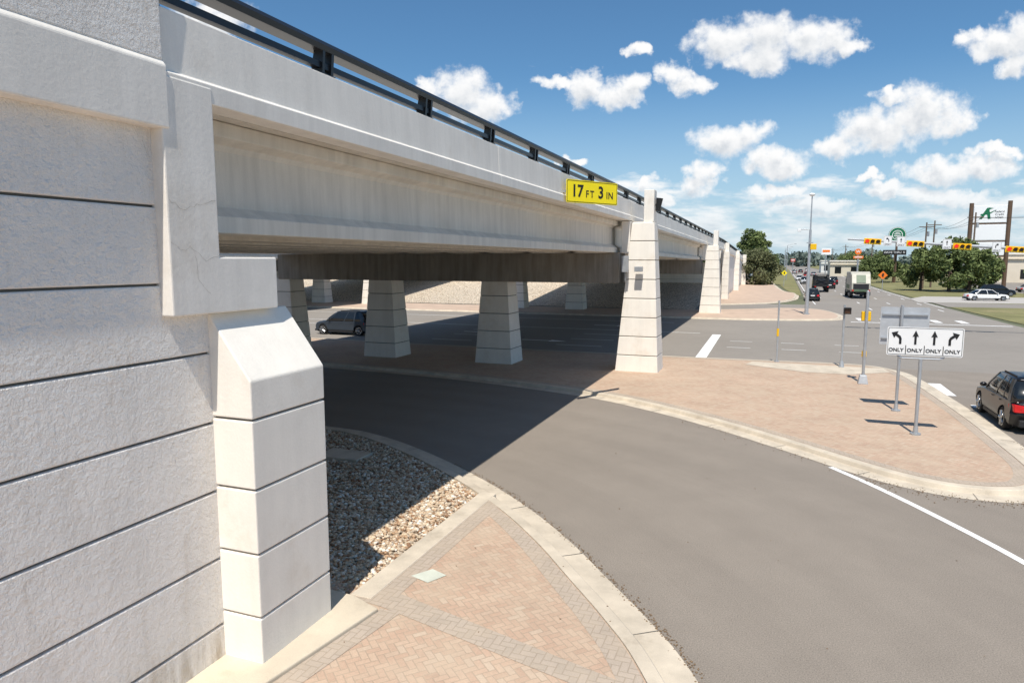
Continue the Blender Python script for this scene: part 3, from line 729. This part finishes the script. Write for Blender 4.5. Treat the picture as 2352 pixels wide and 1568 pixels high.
# ------------------------------------------------------------------ vehicles
def paint(name,c,r=.3): return mat('car_paint_'+name,c,r,.02,3,obj=True,spec=.4,coat=.35)
def vehicle(name,label,cat,loc,rz,L,W,H,paintm,style='suv',group=None):
    e=root(name,label,cat,loc,(0,0,rz),group)
    wr=.36 if style!='sedan' else .33
    ff=L/2; gc=.24; belt=H*.60
    yF=ff-.86; yRw=-ff+.84
    def arch(yc,n=11): 
        r=wr+.06; return [(yc+r*math.cos(a),max(gc,wr+r*math.sin(a))) for a in [math.pi-math.pi*k/(n-1) for k in range(n)]]
    hood=belt-.05
    pts=[(-ff+.14,gc+.03)]+arch(yRw)+arch(yF)+[(ff-.1,gc+.03),(ff-.01,gc+.22),(ff-.02,hood-.32),(ff-.10,hood-.17),(ff-.42,hood-.05),(ff-.78,hood)]
    if style=='suv': pts+=[(ff-1.10,hood+.05),(-ff+.9,belt+.04),(-ff+.26,belt+.05),(-ff+.09,belt-.08),(-ff+.03,belt-.40),(-ff-.01,gc+.38)]
    elif style=='sedan': pts+=[(ff-1.2,hood+.04),(-ff+1.0,belt+.03),(-ff+.3,belt+.0),(-ff+.08,belt-.08),(-ff,belt-.3),(-ff+.02,gc+.3)]
    else: pts+=[(ff-1.1,hood+.05),(-ff+2.0,belt),(-ff+.05,belt),(-ff,gc+.35)]
    k=len(pts); xs=[-1,-.93,-.78,-.45,0,.45,.78,.93,1]; b=MB(); vs=[]
    def endround(x,y):
        f=max(0,(abs(y)-(ff-.8))/.8); return math.copysign(abs(y)-f*.22*min(1,abs(x))**4,y)
    for xi in xs:
        for (y,z) in pts:
            ax_=abs(xi); x=xi*W/2
            dz=.10*max(0,(ax_-.7)/.3)**2*(1 if z>belt-.2 else 0)
            x*= 1-.09*max(0,(z-.60))/.5-.05*max(0,(.5-z))/.3
            f=max(0,(abs(y)-(ff-.7))/.7); x*=1-.06*f*f
            vs.append((x,endround(xi,y),z-dz))
    fs=[]
    for a in range(len(xs)-1):
        for i in range(k): fs.append((a*k+i,a*k+(i+1)%k,(a+1)*k+(i+1)%k,(a+1)*k+i))
    fs.append(tuple(range(k-1,-1,-1))); fs.append(tuple(range((len(xs)-1)*k,len(xs)*k)))
    b.add(vs,fs).build('body',paintm,e,bevel=.04,seg=3,smooth=True)
    if style=='suv': gy0,gy1,ty0,ty1=-ff+.20,ff-1.02,-ff+.68,ff-1.95
    elif style=='sedan': gy0,gy1,ty0,ty1=-ff+.62,ff-1.15,-ff+1.45,ff-2.05
    else: gy0,gy1,ty0,ty1=-ff+2.05,ff-1.05,-ff+2.2,ff-1.85
    wb=W/2*.90; wt=W/2*.70; zt=H-.07
    def ring_pts(y0,y1,wd,z,rn): 
        out=[]
        for cx,cy,a0 in((1,1,0),(-1,1,90),(-1,-1,180),(1,-1,270)):
            for q_ in range(4):
                a=R(a0+q_*30); yc=(y1-rn) if cy>0 else (y0+rn); out.append((cx*(wd-rn*.6)+rn*.6*math.cos(a),yc+rn*math.sin(a),z))
        return out
    lay=[]
    for u in(0,.35,.7,1):
        z_=(belt-.06)+(zt-belt+.06)*u; bl=max(0,u-.10*math.sin(math.pi*u))
        lay.append(ring_pts(gy0+(ty0-gy0)*bl,gy1+(ty1-gy1)*bl,wb+(wt-wb)*max(0,u-.12*math.sin(math.pi*u)),z_,.22))
    n_=16; vs=[p for r_ in lay for p in r_]; fs=[(a*n_+i,a*n_+(i+1)%n_,(a+1)*n_+(i+1)%n_,(a+1)*n_+i) for a in range(3) for i in range(n_)]+[tuple(range(3*n_,4*n_)),tuple(range(n_-1,-1,-1))]
    MB().add(vs,fs).build('windows',M_glass,e,smooth=True)
    r0=ring_pts(ty0-.05,ty1+.05,wt+.015,zt-.045,.22); r1=ring_pts(ty0-.03,ty1+.02,wt-.01,zt+.01,.22); r2=ring_pts(ty0+.25,ty1-.3,wt*.66,H-.005,.2)
    vs=r0+r1+r2; fs=[(a*n_+i,a*n_+(i+1)%n_,(a+1)*n_+(i+1)%n_,(a+1)*n_+i) for a in range(2) for i in range(n_)]+[tuple(range(2*n_,3*n_)),tuple(range(n_-1,-1,-1))]
    MB().add(vs,fs).build('roof',paintm,e,smooth=True)
    def side_x(u): return wb+(wt-wb)*max(0,u-.12*math.sin(math.pi*u))
    def pil(f0,f1,wd_=.07):
        for s_ in(-1,1):
            mb=MB(); us=(0,.35,.7,1)
            for ua,ub in zip(us[:-1],us[1:]):
                q_=[]
                for u in(ua,ub):
                    z_=(belt-.06)+(zt-belt+.06)*u; y0=gy0+(gy1-gy0)*f0; y1=ty0+(ty1-ty0)*f1; yc=y0+(y1-y0)*u; x_=side_x(u)
                    q_.append([(s_*(x_+.008),yc-wd_,z_),(s_*(x_+.008),yc+wd_,z_),(s_*(x_-.05),yc+wd_,z_),(s_*(x_-.05),yc-wd_,z_)])
                mb.hexa(q_[0],q_[1])
            mb.build('pillar',paintm,e)
    pil(.10,.10,.13 if style=='suv' else .07); pil(.93,.93,.04); pil(.54,.52,.03)
    if style=='suv': pil(.30,.26,.035)
    for s_ in(-1,1):
        for yy in(yF,yRw):
            wh=MB().cyl((s_*(W/2-.24),yy,wr),(s_*(W/2-.02),yy,wr),wr,wr,28).build('wheel',M_tyre,e,bevel=.03)
            rm=MB().cyl((s_*(W/2-.05),yy,wr),(s_*(W/2-.012),yy,wr),wr*.2,wr*.14,12)
            for k_ in range(5):
                a=2*math.pi*k_/5; c_,s2=math.cos(a),math.sin(a); rr_=wr*.66
                rm.cyl((s_*(W/2-.015),yy,wr),(s_*(W/2-.02),yy+rr_*c_,wr+rr_*s2),.035,.045,6)
            n=24; rg=[]
            for r_ in(.70,.61):
                for k_ in range(n): a=2*math.pi*k_/n; rg.append((s_*(W/2-.014),yy+wr*r_*math.cos(a),wr+wr*r_*math.sin(a)))
            rm.add(rg,[(k_,(k_+1)%n,n+(k_+1)%n,n+k_) for k_ in range(n)])
            rm.build('rim',M_rim,wh,recalc=False)
    for s_ in(-1,1):
        MB().hexa([(s_*W*.26,-ff+.00,belt-.34),(s_*W*.42,-ff+.12,belt-.36),(s_*W*.468,-ff+.42,belt-.26),(s_*W*.26,-ff+.2,belt-.34)],
                  [(s_*W*.28,-ff+.03,belt-.13),(s_*W*.42,-ff+.16,belt-.10),(s_*W*.462,-ff+.52,belt-.13),(s_*W*.28,-ff+.2,belt-.12)]).build('tail_lamp',M_red,e,bevel=.02,smooth=True)
        MB().hexa([(s_*W*.26,ff-.05,hood-.30),(s_*W*.42,ff-.16,hood-.30),(s_*W*.468,ff-.5,hood-.24),(s_*W*.28,ff-.3,hood-.3)],
                  [(s_*W*.26,ff-.09,hood-.19),(s_*W*.41,ff-.20,hood-.17),(s_*W*.462,ff-.6,hood-.15),(s_*W*.28,ff-.3,hood-.18)]).build('head_lamp',M_lamp,e,bevel=.01)
        MB().sphere((s_*(W/2+.04),gy1-.45,belt+.08),.1,10,6,1.1,.7,.8).build('mirror',paintm,e,smooth=True)
        MB().box(min(s_*(W/2*.97),s_*(W/2-.1)),max(s_*(W/2*.97),s_*(W/2-.1)),yRw+.5,yF-.5,gc-.02,gc+.1).build('sill',M_dark,e)
        for fy in (.36,.62): MB().cbox((s_*(W/2*.965),gy0+(gy1-gy0)*fy,belt-.15),(.03,.18,.025)).build('handle',paintm,e)
    MB().box(-W*.36,W*.36,-ff-.02,-ff+.2,gc,gc+.22).build('bumper',M_dark,e,bevel=.03)
    MB().box(-W*.36,W*.36,ff-.2,ff+.01,gc,gc+.14).build('bumper',M_dark,e,bevel=.02)
    MB().box(-W*.22,W*.22,ff-.12,ff+.01,gc+.2,gc+.42).build('grille',M_dark,e,bevel=.02)
    MB().box(-.26,.26,-ff-.035,-ff-.02,gc+.44,gc+.58).build('licence_plate',M_white,e)
    MB().box(-W*.40,W*.40,-ff+.3,ff-.3,gc-.03,wr*1.7).build('underbody',M_dark,e)
    if style=='suv':
        for s_ in(-1,1): MB().box(s_*(wt-.08)-.015,s_*(wt-.08)+.015,ty0+.2,ty1-.3,H-.05,H+.02).build('roof_rail',M_dark,e,bevel=.01)
    return e
black=paint('black',(.008,.008,.010)); grey=paint('grey',(.035,.042,.052)); whiteP=paint('white',(.75,.75,.74)); red_=paint('red',(.35,.02,.02)); blue_=paint('blue',(.04,.10,.22)); silver=paint('silver',(.38,.39,.40))
vehicle('parked_car','black compact suv waiting at the stop line','car',(7.95,27.2,.0),0,4.35,1.82,1.72,black)
vehicle('driving_car','dark grey suv crossing beneath the bridge','car',(-29.3,42.6,.0),R(90),4.8,1.9,1.76,grey)
vehicle('driving_car','black suv turning by the far island','car',(4.9,101.5,.0),R(0),4.8,1.9,1.65,black)
vehicle('driving_car','black pickup truck driving away on the frontage road','pickup',(10.0,146,.0),0,5.6,2.0,2.0,black,'pickup')
vehicle('parked_car','white sedan parked across the side street','car',(26.8,109,.03),R(-80),5.2,1.9,1.5,whiteP,'sedan')
gp='cars parked in the far car park'
vehicle('parked_car','black suv parked in the far car park','car',(31.5,123,.03),R(-80),4.9,1.95,1.75,black,group=gp)
vehicle('parked_car','black suv parked in the far car park','car',(38.5,126,.03),R(-80),4.9,1.95,1.75,black,group=gp)
vehicle('parked_car','silver sedan parked in the far car park','car',(41,140,.03),R(-70),4.7,1.85,1.45,silver,'sedan',group=gp)
vehicle('driving_car','blue car on the road beyond the bridges','car',(-97,116,.03),R(90),4.6,1.85,1.6,blue_)
gp='cars queuing far up the frontage road'
for i,(x,y,pm_,st) in enumerate([(6.4,200,whiteP,'sedan'),(9.5,235,red_,'suv'),(12.8,262,silver,'sedan'),(7.6,300,silver,'suv'),(10.8,330,black,'sedan'),(14.2,350,whiteP,'suv'),(6.6,172,silver,'suv'),(12.6,172,black,'suv')]):
    nmc={'car_paint_white':'white','car_paint_red':'red','car_paint_silver':'silver','car_paint_black':'black'}[pm_.name]
    vehicle('driving_car',nmc+(' sedan' if st=='sedan' else ' suv')+' far up the frontage road','car',(x,y,0),R(180) if x<7 else 0,4.7,1.85,1.5 if st=='sedan' else 1.75,pm_,st,group=gp)
gt=root('garbage_truck','beige rear loading garbage truck with dark hopper driving away','truck',(11.5,112,0))
M_tw=mat('truck_beige',(.50,.48,.40),.5,.14,2,obj=True,stain=(.22,.18,.11),stainamt=.5); M_tg=mat('truck_green',(.10,.15,.09),.5,.15,2,obj=True)
MB().extrx([(-2.6,1.1),(3.2,1.1),(3.2,3.7),(-2.4,3.8),(-3.2,3.5)],-1.25,1.25).build('hopper_body',M_tw,gt,bevel=.08)
MB().extrx([(-3.9,1.0),(-2.65,.9),(-3.22,3.5),(-3.5,3.5),(-4.3,2.2),(-4.3,1.3)],-1.2,1.2).build('tailgate',M_tw,gt,bevel=.06)
MB().box(-1.0,1.0,-4.32,-3.95,1.35,2.1).build('loading_opening',M_dark,gt)
MB().box(-1.255,1.255,-2.0,3.0,1.3,1.9).build('side_stripe',M_tg,gt)
MB().box(-1.1,1.1,-4.36,-4.1,1.02,1.3).build('rear_sill',M_tg,gt)
MB().extrx([(-4.30,2.25),(-3.62,3.32),(-3.66,3.34),(-4.33,2.27)],-.6,.6).build('rear_panel',M_tg,gt)
MB().extrx([(3.35,.7),(5.2,.7),(5.25,1.8),(4.95,2.9),(3.35,3.0)],-1.2,1.2).build('cab',M_tw,gt,bevel=.06)
MB().box(-1.21,1.21,3.8,4.8,1.9,2.6).build('windows',M_glass,gt)
MB().box(-.5,.5,-4.0,5,.55,1.0).build('chassis',M_dark,gt)
for s_ in(-1,1):
    for yy in(-2.0,-.7,4.3): 
        wh=MB().cyl((s_*.8,yy,.52),(s_*1.25,yy,.52),.52,.52,18).build('wheel',M_tyre,gt,bevel=.03)
        MB().cyl((s_*1.2,yy,.52),(s_*1.26,yy,.52),.27,.22,12).build('rim',M_rim,wh)
    MB().box(min(s_*.9,s_*1.15),max(s_*.9,s_*1.15),-4.40,-4.37,1.08,1.26).build('tail_lamp',M_red,gt)
    MB().cbox((s_*1.15,-3.4,.7),(.35,.05,.5)).build('mud_flap',M_dark,gt)
ft=root('flatbed_truck','dark flatbed tow truck carrying a black vehicle frame','truck',(7.6,131,0))
MB().box(-1.2,1.2,-3.6,2.4,1.0,1.2).build('bed',M_dark,ft,bevel=.02)
MB().extrx([(2.6,.7),(4.8,.7),(4.85,1.6),(3.9,1.75),(3.6,2.6),(2.6,2.65)],-1.15,1.15).build('cab',black,ft,bevel=.05)
MB().box(-1.0,1.0,2.56,2.61,1.75,2.45).build('windows',M_glass,ft)
mb=MB()
for s_ in(-1,1):
    for yy in(-3.2,-1.2,.8,2.2): mb.cyl((s_*1.05,yy,1.2),(s_*1.05,yy,2.9),.06)
    mb.cyl((s_*1.05,-3.2,2.9),(s_*1.05,2.2,2.9),.06)
mb.cyl((-1.05,-3.2,2.9),(1.05,-3.2,2.9),.06).cyl((-1.05,-3.2,2.0),(1.05,-3.2,2.9),.05).cyl((1.05,-3.2,2.0),(-1.05,-3.2,2.9),.05)
mb.box(-.9,.9,-2.8,1.8,1.25,2.1)
mb.build('load_rack',M_dark,ft)
for s_ in(-1,1):
    for yy in(-2.2,-1.1,3.7): MB().cyl((s_*.75,yy,.48),(s_*1.2,yy,.48),.48,.48,16).build('wheel',M_tyre,ft,bevel=.03)
    MB().box(min(s_*.85,s_*1.1),max(s_*.85,s_*1.1),-3.65,-3.6,.9,1.02).build('tail_lamp',M_red,ft)

# ------------------------------------------------------------------ trees
def leaves_mesh(clumps,n,size):
    C=[]
    tot=sum(c[1]**2 for c in clumps)
    for (c,r) in clumps:
        m_=int(n*r*r/tot)
        d=np.random.randn(m_,3); d/=np.linalg.norm(d,axis=1)[:,None]
        rad=r*np.random.uniform(.35,1.05,(m_,1))**.6
        C.append(np.array(c)+d*rad*np.array([1,1,.8]))
    C=np.concatenate(C); n=len(C)
    a=np.random.randn(n,3); a/=np.linalg.norm(a,axis=1)[:,None]
    b=np.cross(a,np.random.randn(n,3)); b/=np.linalg.norm(b,axis=1)[:,None]
    s=size*np.random.uniform(.5,1.2,(n,1))
    V=np.stack([C-a*s-b*s*.5,C+a*s-b*s*.5,C+a*s*.8+b*s*.5,C-a*s*.8+b*s*.5],1).reshape(-1,3)
    return V,np.arange(4*n).reshape(-1,4)
def tree(label,loc,H,Wd,leaf=M_leaf,n=5000,size=.28,name='oak_tree',low=.3,trunk=True,cat='tree',k=26,cr=(.10,.18)):
    e=root(name,label,cat,loc)
    cl=[]
    for i in range(k):
        a=random.uniform(0,6.28); zz=random.uniform(low+.1,.92); pr=math.sin(math.pi*min(1,max(.12,(zz-low)/(1.02-low)))**.8)
        rr_=Wd/2*pr*random.uniform(.35,.9); cl.append(((rr_*math.cos(a),rr_*math.sin(a),zz*H),Wd*random.uniform(*cr)))
    cl.append(((0,0,H*.68),Wd*.2))
    V,F=leaves_mesh(cl,n,size)
    if trunk:
        mb=MB(); mb.cyl((0,0,0),(0,0,H*.5),H*.035,H*.02,8)
        for c,r in cl[::3]: mb.cyl((0,0,H*random.uniform(.22,.45)),c,H*.014,H*.004,5)
        mb.build('trunk',M_bark,e)
    o=mesh_np('crown',V,F,leaf); o.parent=e
    return e
tree('dark green oak tree beside the bridge approach',(-5.5,212,0),14.5,10.5,n=6000,size=.33)
tree('large olive green bush on the paved verge',(-3.6,160,-.3),8,10.5,leaf=M_leaf2,n=9000,size=.22,name='bush',low=.02,cat='bush',k=34)
gp='oak trees along the frontage road'
for i,(x,y,h,wd,lo) in enumerate([(24.6,141,7.4,8,.10),(28.2,137,9.0,9.5,.08),(31.8,140,8.8,9,.08),(34.8,146,7.4,7,.1),(24.5,187,6.0,7,.1),(28,196,6.0,7,.1),(45,184,6.5,9,.15),(56,182,6.5,9,.15),(29,250,7,9,.1),(36,285,8,12,.1),(32,340,9,14,.1),(40,420,10,18,.1),(25,220,6,7,.1),(27.5,300,7.5,11,.1)]):
    tree('leafy oak tree along the frontage road verge',(x,y,0),h,wd,n=5000 if y<150 else 3000,size=.26,low=lo,k=32 if y<150 else 24)['group']=gp
for i,(x,y,h,wd) in enumerate([(-8,330,9,14),(-20,420,10,18),(-2,480,9,14),(-30,300,8,12),(-120,170,8,12),(-135,180,8,12)]):
    tree('green tree beyond the bridge approach',(x,y,0),h,wd,n=2400,size=.45)['group']='trees beyond the approach'
cl=[]
for i in range(520):
    y=random.uniform(620,1500); x=random.uniform(-.95,.55)*y
    cl.append(((x,y,random.uniform(0,4)+y*.0045),random.uniform(5,10)))
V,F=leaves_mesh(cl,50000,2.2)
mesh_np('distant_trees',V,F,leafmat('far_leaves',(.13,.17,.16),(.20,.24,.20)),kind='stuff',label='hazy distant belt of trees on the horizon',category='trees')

# ------------------------------------------------------------------ roadside signs & buildings & utilities
cu_=root('pylon_sign','tall two post pylon sign with white panels and green logo','sign',(36.5,150,0),(0,0,R(-12)))
MB().cyl((-2.9,0,0),(-2.9,0,15.9),.36,.36,10).build('post',M_brownpole,cu_); MB().cyl((2.9,0,0),(2.9,0,16.1),.36,.36,10).build('post',M_brownpole,cu_)
M_pan=mat('pylon_panel_white',(.93,.93,.92),.6,.01,3)
MB().box(-2.5,2.5,-.3,.3,12.25,15.4).build('panel',M_pan,cu_,bevel=.05); MB().box(-2.5,2.5,-.3,.3,9.1,11.9).build('panel',M_pan,cu_,bevel=.05); MB().box(-2.5,2.5,-.3,.3,6.3,8.7).build('panel',M_pan,cu_,bevel=.05)
for z in(6.0,8.75,11.95): MB().box(-2.55,2.55,-.25,.25,z,z+.27).build('crossbar',M_brownpole,cu_)
L_=lambda ps: [(-.55+(a+.4)*.8,14.0+(b-14.0)*.85) for a,b in ps]
MB().extry(L_([(-1.75,12.75),(-1.2,12.75),(-.35,14.1),(-.1,12.75),(.45,12.75),(.1,14.75),(.9,15.0),(.1,15.15),(-.35,15.1)]),-.325,-.31).build('logo',M_green,cu_)
MB().extry(L_([(-1.6,13.5),(.2,13.75),(1.5,14.7),(.2,14.1),(-1.5,13.8)]),-.33,-.326).build('logo_swoosh',M_green,cu_)
text('lettering','Federal\nCredit\nUnion',.5,M_ink,cu_,(1.4,-.32,13.7))
sbk=root('round_sign','round green and white coffee shop sign on pole','sign',(27.5,190,0))
MB().cyl((0,0,0),(0,0,10),.25).build('post',M_brownpole,sbk)
MB().cyl((0,-.2,11.5),(0,.2,11.5),1.9,1.9,32).build('disc',M_green,sbk)
def ring(par,r0,r1,z,y,m_,nm): 
    n=32; mb=MB(); mb.add([(r*math.cos(2*math.pi*k/n),y,z+r*math.sin(2*math.pi*k/n)) for r in(r0,r1) for k in range(n)],[(k,(k+1)%n,n+(k+1)%n,n+k) for k in range(n)]); mb.build(nm,m_,par)
ring(sbk,1.72,1.84,11.5,-.21,M_white,'ring'); ring(sbk,1.0,1.15,11.5,-.21,M_white,'ring')
for z,w_ in((12.1,.45),(11.7,.7),(11.3,.72),(10.9,.5)): MB().box(-w_,w_,-.215,-.21,z-.09,z+.09).build('emblem_wave',M_white,sbk)
dt=root('drive_through_sign','small black panel sign reading drive thru','sign',(27.0,189,0))
MB().cyl((0,0,0),(0,0,6.8),.12).build('post',M_brownpole,dt)
MB().box(-2.5,2.5,-.2,.1,6.7,7.9).build('panel',M_ink,dt,bevel=.04)
text('lettering','DRIVE THRU',.66,M_white,dt,(-.4,-.21,7.3)); text('lettering','»',1.0,M_white,dt,(2.0,-.21,7.4))
def pole_sign(lab,x,y,zc,w_,h_,m_,m2,txt=None,shape='rect'):
    e=root('pole_sign',lab,'sign',(x,y,0)); MB().cyl((0,0,0),(0,0,zc),.18).build('post',M_galv,e)
    if shape=='rect': MB().box(-w_/2,w_/2,-.2,.2,zc-h_/2,zc+h_/2).build('panel',m_,e,bevel=.05)
    else: MB().cyl((0,-.2,zc),(0,.2,zc),w_/2,w_/2,24).build('panel',m_,e)
    if txt: text('lettering',txt,h_*.6,m2,e,(0,-.22,zc),bold=.02)
    else: MB().box(-w_*.38,w_*.38,-.23,-.21,zc-h_*.1,zc+h_*.25).build('stripe',m2,e)
pole_sign('round orange restaurant sign with white letter on pole',20.7,205,7.7,1.6,1.6,M_orange,M_white,'W','round')
pole_sign('orange restaurant panel sign on pole',20.7,204,6.2,2.4,.7,M_orange,M_white,None)
pole_sign('white and orange restaurant sign on tall pole',17,270,8.5,3.2,2.3,M_white,M_orange)
pole_sign('small red shop sign on pole',7.5,330,5.4,1.8,1.2,mat('sign_red',(.6,.04,.03),.5,.03),M_white)
def building(lab,x,y,w_,d_,h_,col,rz=0):
    e=root('shop_building',lab,'building',(x,y,0),(0,0,rz)); m_=mat('render_'+lab.split()[0],col,.85,.06,.3)
    MB().box(-w_/2,w_/2,0,d_,0,h_).build('wall',m_,e); MB().box(-w_/2-.3,w_/2+.3,-.3,d_+.3,h_,h_+.4).build('roof',M_conc,e)
    n=int(w_/4.5)
    for i in range(n):
        xx=-w_/2+ (i+.5)*w_/n; MB().box(xx-1.0,xx+1.0,-.05,.0-.002,.9,min(3.2,h_-1.6)).build('window',M_glass,e)
    MB().box(-w_/2-.1,w_/2+.1,-.5,-.01,h_-1.1,h_-.95).build('canopy',m_,e)
building('beige single storey shop building beyond the car park',64,200,38,14,6.8,(.70,.62,.50))
building('cream low shop building beside the frontage road',28,262,20,12,5,(.66,.60,.48))
building('white low building far along the road',28,330,18,12,5,(.70,.70,.66))
building('tan low building across the street',-135,150,24,12,5,(.52,.46,.36))
ups=[(26.5,150,12.5),(29.3,158,13.2),(32,140,13.6),(27.5,235,12),(27.5,320,12),(29,410,12)]
for x,y,h in ups:
    e=root('utility_pole','brown wooden utility pole with cross arm','utility pole',(x,y,0),group='utility poles along the frontage road')
    MB().cyl((0,0,0),(0,0,h),.18,.12,8).build('post',M_wood,e); MB().box(-1.2,1.2,-.08,.08,h-.9,h-.75).build('cross_arm',M_wood,e)
    MB().cyl((.35,0,h-2.6),(.35,0,h-1.7),.2).build('transformer',M_galv,e)
chain=[(60,118,15),(32,140,13.4),(26.5,150,12.4),(27.5,235,11.9),(27.5,320,11.9),(29,410,11.9)]
for off in(-1.1,0,1.1):
    pts=[]
    for a,b_ in zip(chain[:-1],chain[1:]):
        for k in range(9):
            u=k/8; pts.append((a[0]+(b_[0]-a[0])*u+off,a[1]+(b_[1]-a[1])*u,a[2]+(b_[2]-a[2])*u-4*u*(1-u)-.8+abs(off)*.1))
    MB().tube(pts,.022,4).build('overhead_wire',M_ink,label='thin black overhead wire strung between utility poles',category='wire',group='overhead wires')
for i,(x,y) in enumerate([(4.8,250),(5.2,300),(5.8,350),(6.6,410),(4.6,205)]):
    e=root('street_lamp','thin grey street lamp along the frontage road','street lamp',(x-1.5,y,0),group='street lamps along the frontage road')
    MB().cyl((0,0,0),(0,0,9.5),.12,.07,8).cyl((0,0,9.5),(1.8,0,9.9),.05).build('post',M_galv,e); MB().box(1.6,2.3,-.12,.12,9.85,9.98).build('lamp',M_galv,e)
print('done')
